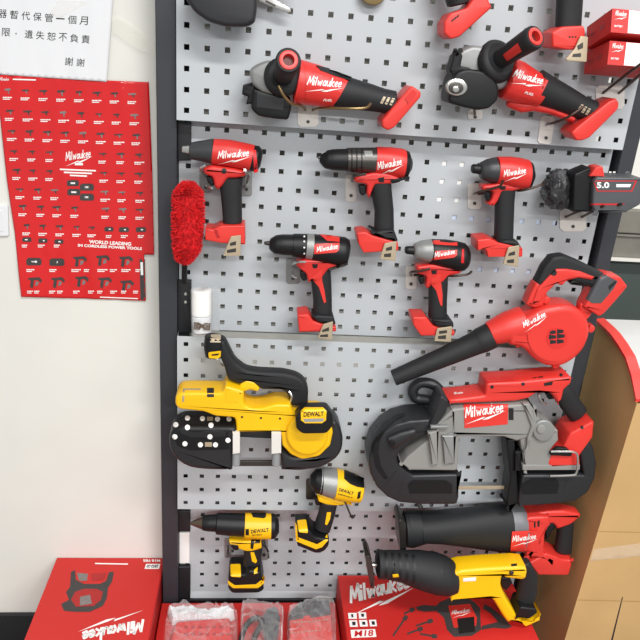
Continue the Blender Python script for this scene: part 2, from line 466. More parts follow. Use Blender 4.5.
# added pale sheets close behind the panel, standing in for light through its holes
for xa, xb, ua, ub, mm, lab in ((515, 592, -130, -20, WHITE, 'added white sheet as light through holes left of the grey nosed impact driver'),
                                (545, 800, -176, -138, BLUEW, 'added pale blue sheet as light through holes behind grip of grey nosed impact driver'),
                                (632, 790, -300, -248, BLUEW, 'added pale blue sheet as light through holes left of the red blower handle')):
    single('hole_light_sheet', box(xa, xb, ua, ub, -5, -3, 0), mm, lab, 'sheet')

# ================================================================ wall hooks
def hook(plate, size, out, wires, label, r=2.6, pm=None, wm=None, n=8, rot=0):
    """white backing plate on the panel with bent steel prongs"""
    x, y = plate; w, h = size
    t = thing('wall_hook', label, 'hook', W(x, y, out), 'steel pegboard hooks')
    c = .16 * min(w, h)
    poly = [(x - w / 2 + c, y - h / 2), (x + w / 2 - c, y - h / 2), (x + w / 2, y - h / 2 + c), (x + w / 2, y + h / 2 - c), (x + w / 2 - c, y + h / 2), (x - w / 2 + c, y + h / 2), (x - w / 2, y + h / 2 - c), (x - w / 2, y - h / 2 + c)]
    if rot:
        a = math.radians(rot); poly = [(x + (p - x) * math.cos(a) - (q - y) * math.sin(a), y + (p - x) * math.sin(a) + (q - y) * math.cos(a)) for p, q in poly]
    pl = part(t, 'back_plate', slab(poly, out + .2, out + 2.6, .6, 0), pm or PLATE)
    patch(t, 'screw', circ(x, y + h * .28, 1.8, 10), pl, DSTEEL, .8, 4)
    for wp in wires: part(t, 'prong', wire(wp, r, n), wm or WIRE)
    return t

# ================================================================ power tools
TG = 'cordless tools hanging on the pegboard'
def sl(R, name, poly, o0, o1, m, r=4, rnd=2, sil=.7, label=None): return part(R, name, slab(poly, o0, o1, r, rnd, sil), m, True, label)
def lf(R, name, secs, om, m, hd=None, e=2., cap=1.5, label=None): return part(R, name, loft(secs, om, hd, e, cap), m, True, label)
def clip(R, poly, o, holes=()):
    c = sl(R, 'belt_clip', poly, o - 2, o + 2, CLIP, 1, 1)
    for h in holes: patch(c, 'slot', h, c, DSTEEL, .3, 5, skirt=0)
    return c

# ---- red impact wrench, top left of second panel
o = 58
t = thing('impact_wrench', 'red impact wrench with grey nose and square drive beside the red duster', 'power tool', W(230, 200, o), TG)
lf(t, 'square_drive', [(182.5, 149, 3), (191, 149.5, 4.2)], o, STEEL, e=5, cap=.6)
lf(t, 'nose', [(191, 151, 8.4), (199, 151, 10), (213, 151.3, 12.4)], o, NOSE)
b = lf(t, 'motor_housing', [(213, 151.5, 12.6), (228, 153, 13.2), (244, 156.3, 13.3), (252, 158, 13)], o, RED, cap=.5)
lf(t, 'rear_cap', [(251, 158, 12.8), (257, 159, 13), (260, 159.6, 10)], o, BLK)
patch(t, 'rear_vent', [(253, 150), (256, 150), (258, 172), (254, 173)], [x for x in t.children if x.name.startswith('rear_cap')], REDINK, .4)
h = sl(t, 'lower_housing', [(203, 167), (212, 164), (234, 167), (247, 170), (246, 175), (236, 177), (228, 177), (223, 184), (218, 189), (215, 185), (213, 176), (205, 173)], o - 19, o + 19, RED, 7, 2, .2)
patch(h, 'direction_switch', circ(224, 171, 2.6, 12), h, BLK, 1.2)
sl(t, 'trigger', [(207, 175), (214, 176), (215, 185), (211, 186), (207, 181)], o - 9, o + 9, BLK, 4)
g = lf(t, 'grip', [(231, 178, 11.8, 17), (231, 190, 10.8, 17), (232, 206, 10, 16), (232.5, 222, 9.6, 17)], o, RUB, e=2.4)
f = sl(t, 'battery_foot', [(206, 225), (214, 226), (222, 222), (245, 222), (245.5, 242), (222, 240.5), (206, 237.5)], o - 27, o + 27, REDL, 3, 1.5, .2)
patch(f, 'foot_groove', [(212, 227), (216, 227), (220, 238), (217, 238)], f, CARDD, .3)
clip(t, [(223, 256), (231, 236), (241, 235), (240.5, 256)], o + 31, ([(230, 243), (236, 241), (236, 245), (230, 246)], [(227, 250), (236, 248), (236, 252), (227, 253)]))
logo(t, (218, 158.5), (249, 156), 7, b)

# ---- hammer drill, centre of second panel
o = 60
t = thing('hammer_drill', 'large red hammer drill with black chuck and plain black grip at panel centre', 'power tool', W(385, 200, o), TG)
lf(t, 'drill_bit_socket', [(318.5, 157.5, 1.6), (322, 158, 2)], o, DSTEEL, cap=.4)
lf(t, 'chuck', [(321.5, 158.5, 5), (326, 159.5, 9), (333, 159.8, 10.4), (347, 160, 11)], o, BLK)
c = lf(t, 'torque_collar', [(347, 160, 12), (362, 160.3, 12.4), (376, 160.5, 12.8)], o, DSTEEL, cap=.5)
for x in (351, 356, 361): patch(t, 'collar_rib', [(x, 148.5), (x + 1.3, 148.5), (x + 1.6, 160), (x + 1.3, 172), (x, 172), (x + .3, 160)], c, BLK, .6)
patch(t, 'collar_scale', [(364, 151), (372, 151), (373, 156), (365, 156)], c, SIL, .4)
b = lf(t, 'motor_housing', [(375, 160, 13), (388, 161.5, 14.2), (400, 163.5, 14.6), (404, 164, 14)], o, RED, cap=.5)
lf(t, 'rear_cap', [(404, 164, 13.8), (408, 164.4, 12.5), (410, 164.6, 8)], o, BLK)
h = sl(t, 'trigger_guard', [(353, 177), (358, 174), (372, 171), (388, 172), (402, 178), (396, 182), (384, 183), (374, 183), (371, 190), (368, 198), (365.5, 192), (366, 183), (354, 181)], o - 18, o + 18, RED, 5, 2, .2)
sl(t, 'trigger', [(358, 184), (365, 184), (366, 193), (363, 196), (359, 193)], o - 9, o + 9, BLK, 3)
patch(h, 'direction_switch', [(378, 178), (384, 177), (384, 182), (379, 182)], h, BLK, 1)
lf(t, 'grip', [(380, 178, 10.8, 17), (381.5, 192, 10.4, 17), (384, 210, 9.6, 16), (384, 228, 10, 17)], o, RUB, e=2.4)
sl(t, 'grip_base', [(370, 229), (378, 226), (392, 226), (397, 240), (384, 238)], o - 26, o + 26, RUB, 6)
f = sl(t, 'battery_foot', [(355, 229), (363, 228), (370, 232), (384, 236), (396, 239), (396.5, 248), (362, 250), (357, 241)], o - 27, o + 27, REDL, 3, 1.5, .2)
clip(t, [(379.5, 259), (384.5, 243), (396.5, 241), (395.5, 261)], o + 31, ([(386, 248), (392, 246), (392, 250), (386, 251)], [(384, 254), (391, 253), (391, 257), (384, 257)]))
patch(t, 'belt_bar', [(390, 180), (409, 176), (410, 178.5), (392, 183)], [b, h], BLK, 2)
logo(t, (378, 169.5), (402, 164.5), 7, b)

# ---- impact driver with grey nose, right of second panel
o = 60
t = thing('impact_driver', 'red impact driver with dark grey nose left of the black battery bundle', 'power tool', W(505, 210, o), TG)
lf(t, 'bit_holder', [(473, 168.7, 4.6), (480, 169.3, 5)], o, BLK)
lf(t, 'nose', [(481, 171, 8.5), (488, 170.7, 11.6), (496, 170.5, 13.2)], o, NOSE)
b = lf(t, 'motor_housing', [(496, 170.5, 13.6), (508, 171.8, 15), (519, 173.8, 15.6), (527, 174.8, 14.8)], o, RED, cap=.6)
lf(t, 'rear_cap', [(527, 174.8, 14.5), (530, 175.2, 13), (532, 175.4, 8)], o, BLK)
h = sl(t, 'trigger_guard', [(480, 184), (490, 183), (500, 181), (514, 184), (521, 188), (510, 190), (500, 190), (496, 200), (492, 205), (485, 203), (489, 198), (491, 190), (480, 189)], o - 17, o + 17, RED, 5, 2, .2)
sl(t, 'trigger', [(484, 191), (490, 191), (491, 199), (487, 202), (484, 197)], o - 8, o + 8, BLK, 3)
patch(h, 'direction_switch', [(499, 186), (506, 186), (505, 189.5), (500, 189.5)], h, BLK, 1)
lf(t, 'grip', [(505, 187, 10.4, 16), (504.5, 202, 9.6, 16), (504, 222, 9.4, 16), (503.5, 239, 9.4, 17)], o, RUB, e=2.4)
sl(t, 'grip_base', [(493, 237), (502, 236), (514, 238), (519, 246), (500, 242)], o - 26, o + 26, RUB, 5)
f = sl(t, 'battery_foot', [(473, 236), (485, 235), (494, 239), (508, 242), (519, 245), (519, 254), (484, 254), (482, 246), (474, 248)], o - 27, o + 27, REDL, 3, 1.5, .2)
clip(t, [(502.5, 264), (508, 247), (519.5, 245), (518, 267)], o + 31, ([(509, 253), (515, 251), (515, 255), (508, 256)], [(507, 260), (514, 259), (514, 263), (507, 263)]))
logo(t, (504, 176.5), (526, 173), 6, b)

# ---- compact drill driver, lower left of second panel
o = 60
t = thing('drill_driver', 'compact red drill with ridged black chuck above white roll and yellow saw', 'power tool', W(320, 285, o), TG)
lf(t, 'drill_bit_socket', [(264.5, 243, 1.6), (270, 243.4, 2.6)], o, DSTEEL, cap=.4)
lf(t, 'chuck', [(271, 244, 6.5), (275, 244.5, 9.2), (282, 244.6, 10.3), (293, 245, 10.6)], o, BLK)
c = lf(t, 'torque_collar', [(293, 245.2, 11.6), (306, 246, 12.2)], o, BLK, cap=.5)
for y in (236.5, 241.5, 247.5, 253.5): patch(c, 'dot', circ(304.3, y, .9, 8), c, WHITE, .3)
lf(t, 'gear_ring', [(306, 246.3, 12.8), (313, 247, 13.2)], o, SIL, cap=.4)
b = lf(t, 'motor_housing', [(313, 247.3, 13.3), (328, 249.5, 14.4), (343, 252, 15.2), (347, 252.8, 13.5)], o, BLK)
patch(t, 'top_panel', [(319, 234.5), (330, 235), (339.5, 237.5), (339.5, 242), (327, 241)], b, REDL, 1)
l = patch(t, 'name_panel', [(314.5, 244), (339.5, 243), (339, 250), (336, 252.5), (314, 254)], b, REDL, 1)
h = sl(t, 'lower_housing', [(296, 260), (303, 257), (320, 258), (341, 259), (338, 264), (327, 268), (320, 278), (311, 279), (308, 281), (306, 272), (296, 264)], o - 18, o + 18, RED, 5, 2, .2)
patch(h, 'direction_switch', [(312, 264), (318, 264), (317, 268), (313, 268)], h, BLK, 1)
sl(t, 'trigger', [(300, 269), (306, 270), (307, 280), (303, 281), (300, 276)], o - 9, o + 9, BLK, 3)
g = lf(t, 'grip', [(320, 267, 10.6, 16), (321.5, 285, 10, 16), (322.5, 300, 9.4, 16), (322.5, 314, 9.6, 17)], o, RUB, e=2.4)
patch(t, 'grip_stripe', [(312, 277), (322, 269), (322, 280), (324.5, 291), (326, 302), (324, 303), (319, 287), (314, 281)], [g, h], REDL, 1.2)
sl(t, 'grip_base', [(311, 312), (316, 310), (332, 311), (335, 321), (318, 319)], o - 28, o + 28, RUB, 5)
f = sl(t, 'battery_foot', [(297, 310), (307, 309), (312, 316), (324, 320), (335, 322), (335, 328), (298.5, 328.5)], o - 27, o + 27, REDL, 3, 1.5, .2)
clip(t, [(317.5, 338), (323, 324), (333, 321), (332, 340)], o + 31, ([(322, 330), (329, 327), (329, 331), (322, 332)], [(320, 335), (328, 334), (328, 337), (320, 337)]))
logo(t, (317, 252), (338, 248.5), 5, [b, l], bolt=False)
patch(t, 'belt_bar', [(328, 268), (347, 262), (348, 264.5), (330, 271)], [b, h], DSTEEL, 1.5)

# ---- compact impact driver, lower middle of second panel
o = 60
t = thing('impact_driver', 'red and black impact driver with shiny silver nose above the blower nozzle', 'power tool', W(437, 290, o), TG)
lf(t, 'bit_holder', [(406.5, 250, 4), (414, 250.4, 4.6)], o, BLK)
lf(t, 'nose', [(415, 251, 7.8), (422, 250.8, 10.4), (431, 251, 12)], o, SIL)
b = lf(t, 'motor_housing', [(431, 251.6, 12.6), (444, 253.5, 14.2), (456, 256, 15), (463, 257.3, 14.4), (467, 258, 11)], o, BLK)
patch(t, 'top_panel', [(433, 240.5), (440, 240.5), (440, 242), (450, 243), (457, 242.5), (457.5, 246), (433, 244.5)], b, REDL, 1)
l = patch(t, 'name_panel', [(433, 251), (457, 250), (457, 255), (454, 257.5), (432, 260)], b, REDL, 1)
patch(t, 'rear_vent', [(462, 249), (464, 249), (464, 263), (461, 263)], b, REDINK, .5)
h = sl(t, 'lower_housing', [(415, 264), (431, 262), (448, 265), (461, 267), (459, 272), (447, 274), (441, 281), (431, 282), (427, 287), (424, 285), (425, 274), (416, 272)], o - 17, o + 17, RED, 5, 2, .2)
patch(h, 'direction_switch', [(431, 270), (437, 270), (436, 274), (432, 274)], h, BLK, 1)
sl(t, 'trigger', [(417.5, 275), (423.5, 275), (424, 284), (420, 284), (418, 280)], o - 8, o + 8, BLK, 3)
g = lf(t, 'grip', [(438, 271, 10, 16), (438, 286, 9.6, 16), (437.6, 301, 9.2, 16), (437.5, 317, 9.2, 17)], o, RUB, e=2.4)
patch(t, 'grip_stripe', [(431, 279), (440, 273), (441, 283), (442.5, 295), (442, 306), (440.3, 305), (436, 290), (431, 284)], [g, h], REDL, 1.2)
sl(t, 'grip_base', [(429, 314), (447, 314), (451, 319), (451.5, 325), (434, 323)], o - 28, o + 28, RUB, 5)
f = sl(t, 'battery_foot', [(410, 312), (423, 312), (430, 321), (440, 324.5), (452, 327), (452, 332), (419, 332), (411, 321)], o - 27, o + 27, REDL, 3, 1.5, .2)
clip(t, [(434, 341), (437, 328), (452, 326), (451, 342)], o + 31, ([(439, 331), (447, 330), (447, 333), (439, 334)], [(438, 336), (446, 335), (446, 339), (438, 339)]))
logo(t, (435, 257.3), (455, 253.6), 4.6, [b, l], bolt=False)

# ---- angle grinder, left of first panel
def side_handle(R, P0, P1, r0, r1):
    L = (P1 - P0).length * 1000
    part(R, 'handle_collar', lathe(P0, P1, [(-16, r0 * .8), (-14, r0), (-2, r0 * 1.02), (3, r0 * .95), (6, r0 * .78), (4, r0 * .6)]), RUB)
    hd = part(R, 'side_handle', lathe(P0, P1, [(0, r1 * .82), (10, r1 * .8), (L * .3, r1 * .86), (L * .6, r1 * .93), (L - 10, r1), (L - 3, r1 * .98), (L, r1 * .88), (L - 1, r1 * .6), (L - 20, r1 * .58)]), RUB)
    ax = (P1 - P0).normalized()
    part(hd, 'end_ring', lathe(P1 - ax * .001, P1 + ax, [(-17, r1 * .38), (-8, r1 * .42), (2.2, r1 * .46), (2.6, r1 * .66), (2, r1 * .73), (-.5, r1 * .75)], 28, False), REDL)
    part(hd, 'end_hole', lathe(P1, P1 + ax, [(-9, r1 * .42), (-8.6, r1 * .40)]), mat('hole_shade_red', '#5c1512', .5))  # darker red disc paints the shade deep inside the handle end
    return hd
o = 88
t = thing('angle_grinder', 'red and black angle grinder at upper left, handle pointing straight out', 'power tool', W(320, 88, o), TG)
sl(t, 'gear_case', [(249, 70), (257, 64), (268, 60), (288, 64), (294, 90), (280, 96), (262, 92), (252, 84)], o - 24, o + 20, SIL, 8, 4)
gd = sl(t, 'wheel_guard', [(253, 87), (262, 90), (290, 96), (291, 108), (288, 119), (274, 118), (258, 115), (251, 108)], o - 34, o + 16, BLK, 6, 3)
patch(gd, 'guard_face', [(257, 92), (284, 98), (283, 110), (257, 107)], gd, GUARD, .8)
sl(t, 'guard_latch', [(243, 85), (254, 82), (257, 92), (253, 103), (246, 104), (248, 96), (242, 94)], o - 24, o + 10, BLK, 4, 1)
b = lf(t, 'motor_housing', [(297, 82, 21.5), (315, 85.5, 19.8), (334, 90.5, 17)], o, RED)
g = lf(t, 'grip', [(333, 90.5, 16.6), (346, 92.7, 15.2), (368, 97.3, 13.2), (382, 100.5, 11.6), (393, 103.3, 12)], o, RUB)
patch(t, 'red_shell', [(305, 64), (318, 69), (336, 75), (348, 81.5), (340, 96), (332, 107), (318, 106), (306, 104)], [b, g], RED, 1.2)
patch(t, 'top_strip', [(316, 66), (336, 71), (352, 77), (350, 81), (336, 77), (320, 71)], [b, g], RUB, 2)
f = sl(t, 'battery_foot', [(379, 119), (405, 88), (409, 85), (418, 91), (418, 96), (392, 126), (386, 129), (380, 126)], o - 30, o + 30, REDL, 4, 2, .15)
patch(f, 'foot_step', [(405, 98), (413, 89), (417, 93), (408, 104)], f, RED, 1.6)
patches(g, 'vent', [[(380 + 4.6 * k, 103 + .8 * k), (383.5 + 4.4 * k, 96.5 + .8 * k), (386 + 4.4 * k, 97 + .8 * k), (382.5 + 4.6 * k, 104 + .8 * k)] for k in range(3)], g, CLIP, .4)
side_handle(t, W(283, 76, o + 26), W(288.6, 60, o + 108), 34, 22)
logo(t, (307, 84.5), (341, 87.5), 8, [b, g], t=1.8)
text(t, 'FUEL', (323, 100.5), (332, 101), 2.2, [b, g], WHITE, .02, .3, t=1.8)

# ---- angle grinder, right of first panel
t = thing('angle_grinder', 'red and black angle grinder at upper right with tilted side handle, black guard', 'power tool', W(530, 85, o), TG)
sl(t, 'gear_case', [(449, 62), (457, 50), (470, 45), (492, 48), (510, 66), (512, 84), (498, 90), (470, 80), (452, 74)], o - 24, o + 18, SIL, 8, 4)
sl(t, 'guard_latch', [(446, 70), (450, 56), (458, 50), (462, 56), (460, 66), (470, 68), (468, 74), (450, 76)], o - 10, o + 24, BLK, 4, 1)
gd = sl(t, 'wheel_guard', [(446, 78), (452, 71), (462, 68), (478, 70), (490, 77), (496, 87), (495, 99), (486, 107.5), (474, 109), (458, 106), (443, 101), (443.5, 92)], o - 30, o + 34, BLK, 6, 4, .4)
nut = part(t, 'spindle_flange', disc(456.5, 87, 11, o + 32, o + 40, 3, 28, 9), STEEL)
part(nut, 'flange_recess', disc(456, 88, 7.5, o + 39, o + 41.5, 1, 24, 6), DSTEEL)
part(nut, 'spindle', disc(455.5, 89, 3.6, o + 38, o + 46, 2, 16), STEEL)
b = lf(t, 'motor_housing', [(507, 78.5, 19.5), (516, 82, 20), (528, 87, 17.5), (541, 92.5, 15)], o, RED)
g = lf(t, 'grip', [(536, 87, 17), (548, 92, 15), (566, 100, 12.8), (582, 108, 11), (592, 112.5, 11.5)], o, RUB)
patch(t, 'red_shell', [(513, 66), (519, 60), (527, 66), (548, 81), (542, 93), (535, 102), (520, 104), (503, 98)], [b, g], RED, 1.2)
lf(t, 'paddle_lever', [(509, 102, 5, 10), (522, 106, 6.5, 12), (534, 106, 5, 12), (550, 110, 4, 12), (572, 119, 3.5, 12)], o - 2, RED)
f = sl(t, 'battery_foot', [(564, 131), (569, 126), (601, 100), (609, 97), (613, 102), (612, 108), (584, 136), (578, 138.5), (570, 139)], o - 30, o + 30, REDL, 4, 2, .15)
patches(g, 'vent', [[(577 + 4 * k, 110 + 2 * k), (581.5 + 3.6 * k, 104 + 2 * k), (583.8 + 3.6 * k, 105 + 2 * k), (579.5 + 4 * k, 111 + 2 * k)] for k in range(3)], g, CLIP, .4)
hd = side_handle(t, W(499, 60, o + 18), W(535.5, 36.5, o + 98), 39, 21)
patch(hd, 'grip_inlay', [(503, 55), (518, 43), (522, 51), (507, 61)], hd, REDL, .8)
logo(t, (513.5, 77), (541.5, 84.5), 7.5, [b, g], t=1.8)
text(t, 'FUEL', (524, 93), (533, 95.5), 2.2, [b, g], WHITE, .02, .3, t=1.8)

# ---- tools cut off by the top of the picture
o = 92
t = thing('angle_grinder', 'dark rounded wheel guard of a tool cut off by the top edge', 'power tool', W(225, -5, o), TG)
sl(t, 'wheel_guard', [(184, -14), (187, 1), (196, 13), (209, 22), (226, 27), (247, 27), (255, 23), (257, 8), (256, -16), (240, -34), (205, -34)], o - 22, o + 22, GUARD, 8, 4)
lf(t, 'motor_housing', [(232, -22, 16), (262, -30, 15), (292, -38, 14)], o, RED)
t = thing('cordless_tool', 'tool with slanting red battery foot at top edge above the right grinder', 'power tool', W(462, 10, o), TG)
lf(t, 'grip', [(448, -32, 14), (454, -14, 12.5), (458, 4, 11)], o, RUB)
f = sl(t, 'battery_foot', [(440, 34), (440, 23), (446, 14), (462, 9), (472, -5), (480, -9), (488, 8), (456, 37), (447, 39.5)], o - 28, o + 28, REDL, 4, 2, .15)
patches(f, 'vent', [[(451 + 2.6 * k, 21 - 2 * k), (453 + 2.6 * k, 18.5 - 2 * k), (454.2 + 2.6 * k, 19.5 - 2 * k), (452.2 + 2.6 * k, 22 - 2 * k)] for k in range(3)], f, INK, .3)
t = thing('cordless_tool', 'upright black grip with red battery foot beside the small red boxes', 'power tool', W(568, 20, o), TG)
lf(t, 'grip', [(570, -34, 14, 18), (570, -10, 13, 18), (569, 10, 12.8, 17), (568, 27, 12.6, 17)], o, RUB, e=2.4)
f = sl(t, 'battery_foot', [(545, 33), (556, 27), (578, 26), (580, 31), (578.5, 49), (562, 50), (546, 47)], o - 28, o + 28, REDL, 4, 2, .15)
patches(f, 'vent', [circ(569.5 + 3 * k, 37, 1, 8) for k in range(3)], f, INK, .3)
clip(t, [(565, 59), (574, 49), (580, 36), (588, 37), (586.5, 62), (567, 61)], o + 32, ([(577, 46), (583, 42), (583, 48), (578, 50)], [(573, 54), (581, 53), (581, 57), (572, 57)]))
single('brass_disc', disc(373, -8, 13.5, 48, 58, 2), BRASS, 'tan round metal disc poking in at the top edge', 'disc')
t = thing('bar_hook', 'flat silver bar hook slanting down beside the dark guard at top', 'hook', W(270, -4, 41), 'steel pegboard hooks')
bb = sl(t, 'bar', [(252, -9), (262, -8), (290, 8), (291, 12), (287, 13), (256, 0)], 60, 66, STEEL, 1.4, 1)
patch(bb, 'slot', [(266, 0), (276, 5), (275, 7), (265, 2)], bb, DSTEEL, .3)
sl(t, 'back_plate', [(250, -18), (262, -18), (262, -4), (250, -4)], 39.5, 62, PLATE, 1, 1)

# ---- blower
o = 95
t = thing('leaf_blower', 'bright red blower with long black nozzle in front of the right post', 'power tool', W(540, 330, o), TG)
v = sl(t, 'fan_housing', [(500, 322), (520, 309), (536, 301), (558, 298), (574, 304), (584, 316), (587, 331), (582, 346), (572, 357), (558, 364), (542, 362), (529, 354), (520, 343), (505, 342)], o - 34, o + 34, REDL, 12, 8, .6)
fc = patch(t, 'fan_cover', circ(554, 334, 27, 36), v, REDL, 2.5, 4)
vg = patch(t, 'intake_ring', circ(557, 338, 10.6, 28), [v, fc], RED, 1.2, 3)
patches(t, 'intake_slot', [
        [(557 + dx - wd_, 338 + dy - wd_ * .55 - 1.6), (557 + dx + wd_, 338 + dy + wd_ * .0 - 1.6 - wd_ * .35), (557 + dx + wd_, 338 + dy + 1.2 - wd_ * .35), (557 + dx - wd_, 338 + dy + 1.2 - wd_ * .0)]
        for (dx, dy, wd_) in ((-4.2, -4.8, 3), (3.2, -5.5, 3.2), (-4.6, .2, 3.6), (3.8, -.6, 3.8), (-4, 5, 3), (3.2, 4.6, 3.4))], [v, fc, vg], FRAMED, .5, 4)
nk = lf(t, 'neck', [(490, 333.5, 12.2), (508, 327, 16), (524, 322.5, 17.5)], o, REDL)
lf(t, 'nozzle', [(393.5, 378, 8.2), (415, 369, 9), (445, 356.5, 10.2), (476, 343, 12), (481, 340.5, 13.2), (491, 335.5, 13.4)], o, RUB, cap=.4)
part(t, 'nozzle_mouth', lathe(W(394.5, 377.5, o), W(388, 380.5, o), [(0, 11), (1.5, 10.8), (-.5, 9)]), FRAMED)
for p in ((544.5, 298.5), (589, 327), (517, 342), (554, 363)):
    e = part(t, 'screw_boss', disc(p[0], p[1], 4, o - 14, o + 14, 2, 16), REDL); patch(e, 'screw', circ(p[0], p[1], 1.6, 10), e, INK, .4)
sl(t, 'handle_root', [(523, 302), (527, 292), (533, 280), (541, 283), (545, 292), (541, 304), (532, 306)], o - 17, o + 17, REDL, 5, 2, .2)
hl = sl(t, 'handle', [(532, 281), (540, 264), (548, 254), (560, 252.5), (578, 260), (600, 271), (613, 277), (605, 292), (594, 304), (583, 299), (590, 286), (574, 281), (562, 276), (553, 280), (543, 286)], o - 17, o + 17, RUB, 8, 3)
hr = sl(t, 'handle_inlay', [(528, 300), (533, 285), (551, 266), (562, 266), (576, 268.5), (592, 275), (591, 278.5), (577, 276), (566, 279), (561, 284), (555, 282), (546, 291), (539, 301)], o - 15, o + 21, REDL, 4, 2)
sl(t, 'trigger', [(566, 280), (574, 276), (591, 281), (587, 286), (570, 284)], o - 9, o + 14, BLK, 4)
patch(hr, 'direction_switch', circ(553.5, 272.5, 3.2, 12), hr, BLK, 1)
sl(t, 'rear_strut', [(577, 300), (586, 305), (592, 312), (588, 318), (580, 322), (576, 312)], o - 12, o + 12, REDL, 5)
f = sl(t, 'battery_foot', [(594, 274), (601, 271), (616, 274), (624, 284.5), (612, 299), (601, 311), (596, 314), (579, 303)], o - 20, o + 24, REDL, 4, 2, .3)
patch(f, 'foot_cover', [(598, 275), (606, 275), (617.5, 281), (613, 289), (601, 303), (592, 303), (586, 299)], f, GREYC, 1.2)
patch(f, 'foot_slot', [(608, 286), (615, 280.5), (616, 282.5), (609, 290)], f, INK, 1.8)
logo(t, (524, 327.5), (546, 316), 5.5, [v, fc, nk], t=1)

# ---- yellow band saw
o = 98
t = thing('band_saw', 'yellow and black portable band saw with yellow battery on the left', 'power tool', W(255, 410, o), TG)
sl(t, 'drive_rail', [(230, 424), (286, 428), (286, 437), (230, 434)], o - 20, o + 10, GUARD, 4, 1)
lg = sl(t, 'left_guard', [(175, 419), (184, 413.5), (236, 414), (238, 430), (233, 433), (233, 464), (226, 466.5), (205, 466), (190, 464), (178, 456), (171, 443), (170.5, 428)], o - 40, o + 38, GUARD, 10, 6, .6)
face = patch(t, 'guard_face', [(176, 420), (184, 416), (233, 416), (233, 430), (228, 432), (229, 449), (190, 450), (178, 446), (173, 436), (173, 426)], lg, BLK, 1.6, rnd=2)
patch(t, 'guard_recess', [(181, 430), (196, 432), (214, 430), (226, 431), (226, 436), (210, 437), (190, 437), (181, 433)], [lg, face], FRAMED, 1)
for p in ((187.5, 418.5), (202.5, 419), (217.5, 419.5), (229, 419.5), (176, 425), (187.5, 427.5), (211, 425.5), (175, 436.5), (210, 436.5), (228, 440), (185, 443.5), (200.5, 444.5), (215.5, 444.5)):
    patch(t, 'bolt', circ(p[0], p[1], 2.6, 12), [lg, face], WHITE, 1.2)
patches(t, 'warning_mark', [[(207, 417), (213, 417), (213, 421), (207, 421)], [(205, 442), (212, 442), (212, 446.5), (205, 446.5)]], [lg, face], CLIP, .8)
rg = sl(t, 'right_guard', [(280, 438), (290, 446), (318, 446), (326, 430), (331, 409), (338, 418), (342, 432), (341, 446), (335, 456), (322, 464.5), (300, 468), (281, 467)], o - 40, o + 24, GUARD, 10, 5, .6)
sl(t, 'blade', [(236, 460), (274, 460), (274, 466), (236, 466)], o - 4, o + 2, DSTEEL, 1, 0)
bd = sl(t, 'motor_housing', [(177, 390), (182, 384.5), (190, 383.5), (224, 384), (227, 377), (240, 381), (244, 383), (244, 396), (252, 399.5), (262, 399), (275, 395), (289, 395.5), (292, 404), (318, 404), (328, 411), (332, 426), (329, 441), (318, 452), (302, 455), (291, 450), (282, 440), (281, 428), (237, 428), (236, 413.5), (216, 412), (205, 407.5), (180, 405), (176.5, 399)], o - 28, o + 36, YEL, 6, 3, .4)
sl(t, 'trigger_guard', [(240, 381), (246, 376.5), (254, 378), (260, 385), (258, 389), (250, 387), (244, 389), (240, 392)], o - 16, o + 18, YEL, 4, 2, .2)
patch(t, 'housing_slot', [(207, 388), (214, 388), (214, 397), (207, 397)], bd, INK, .5)
patch(t, 'housing_groove', [(183, 388.5), (201, 388.5), (201, 390), (185, 390), (184, 402), (182, 402)], bd, CLIP, .3)
patches(t, 'screw', [circ(x, y, 1.2, 8) for x, y in ((242, 417), (261, 418), (280, 418.5))], bd, INK, .4)
patch(t, 'brand_ridge', [(226, 390), (239, 390), (240, 396), (238, 402), (226, 401)], bd, YEL, 1.5, rnd=1)
mr = part(t, 'motor_ring', disc(307, 433, 21, o + 26, o + 46, 7, 32), YEL)
hb = sl(t, 'handle', [(220, 336), (225, 337), (229, 345), (235, 357), (246, 365.5), (258, 367.5), (282, 368.5), (296, 371.5), (304, 377), (308, 386), (307.5, 405), (290, 404), (289, 394), (283, 388), (262, 388), (256, 383), (248, 380), (240, 383), (228, 378), (225, 366), (219, 352)], o - 18, o + 18, RUB, 9, 4, .4)
kn = lf(t, 'handle_head', [(215, 337, 10, 18), (214, 346, 10.2, 20), (214, 355, 8.5, 18)], o, BLK, e=3)
patch(kn, 'head_label', [(211, 334.5), (221, 334.5), (220.5, 342.5), (210, 342.5)], kn, CLIP, .6, rnd=1)
patch(kn, 'head_ring', [(208.5, 352), (221, 350.5), (221.5, 355), (218, 358.5), (209, 358)], kn, YEL, 1, rnd=1.5)
patch(kn, 'ring_gap', [(211.5, 354), (219, 353), (218, 355), (212, 355.5)], kn, INK, 1.5)
part(t, 'latch_pin', wire([(216, 357, o), (219, 362, o + 2), (223, 366, o)], 2.2), STEEL)
part(t, 'spring_latch', wire([(289, 391, o + 16), (292, 397, o + 20), (290, 402, o + 18)], 3), STEEL)
bt = sl(t, 'battery', [(295, 412), (302, 404), (326, 403.5), (332, 411), (332, 424), (326, 431.5), (303, 432), (296, 426)], o + 36, o + 74, BLK, 6, 3, .5)
bl = patch(t, 'battery_label', [(301, 411), (304.5, 407.5), (323, 407.5), (326.5, 411), (326, 420), (322, 423), (305, 423), (301, 420)], bt, YEL, .8)
text(t, 'DEWALT', (303.5, 416.8), (324, 416), 4.8, [bt, bl], INK, .03, .1)
patch(t, 'label_line', [(303, 418.8), (324, 418.3), (323, 421.5), (305, 422)], [bt, bl], LGREY, .4)
for x0, x1 in ((233, 240), (271.5, 281)):
    gp = sl(t, 'blade_guide', [(x0, 428.5), (x1, 428.5), (x1, 452), (x0, 453)], o + 20, o + 44, PLATE, 2, .5)
    part(t, 'guide_roller', loft([((x0 + x1) / 2, 451, 4.2), ((x0 + x1) / 2 - .5, 464, 4)], o + 30, None, 2, 1), LGREY)

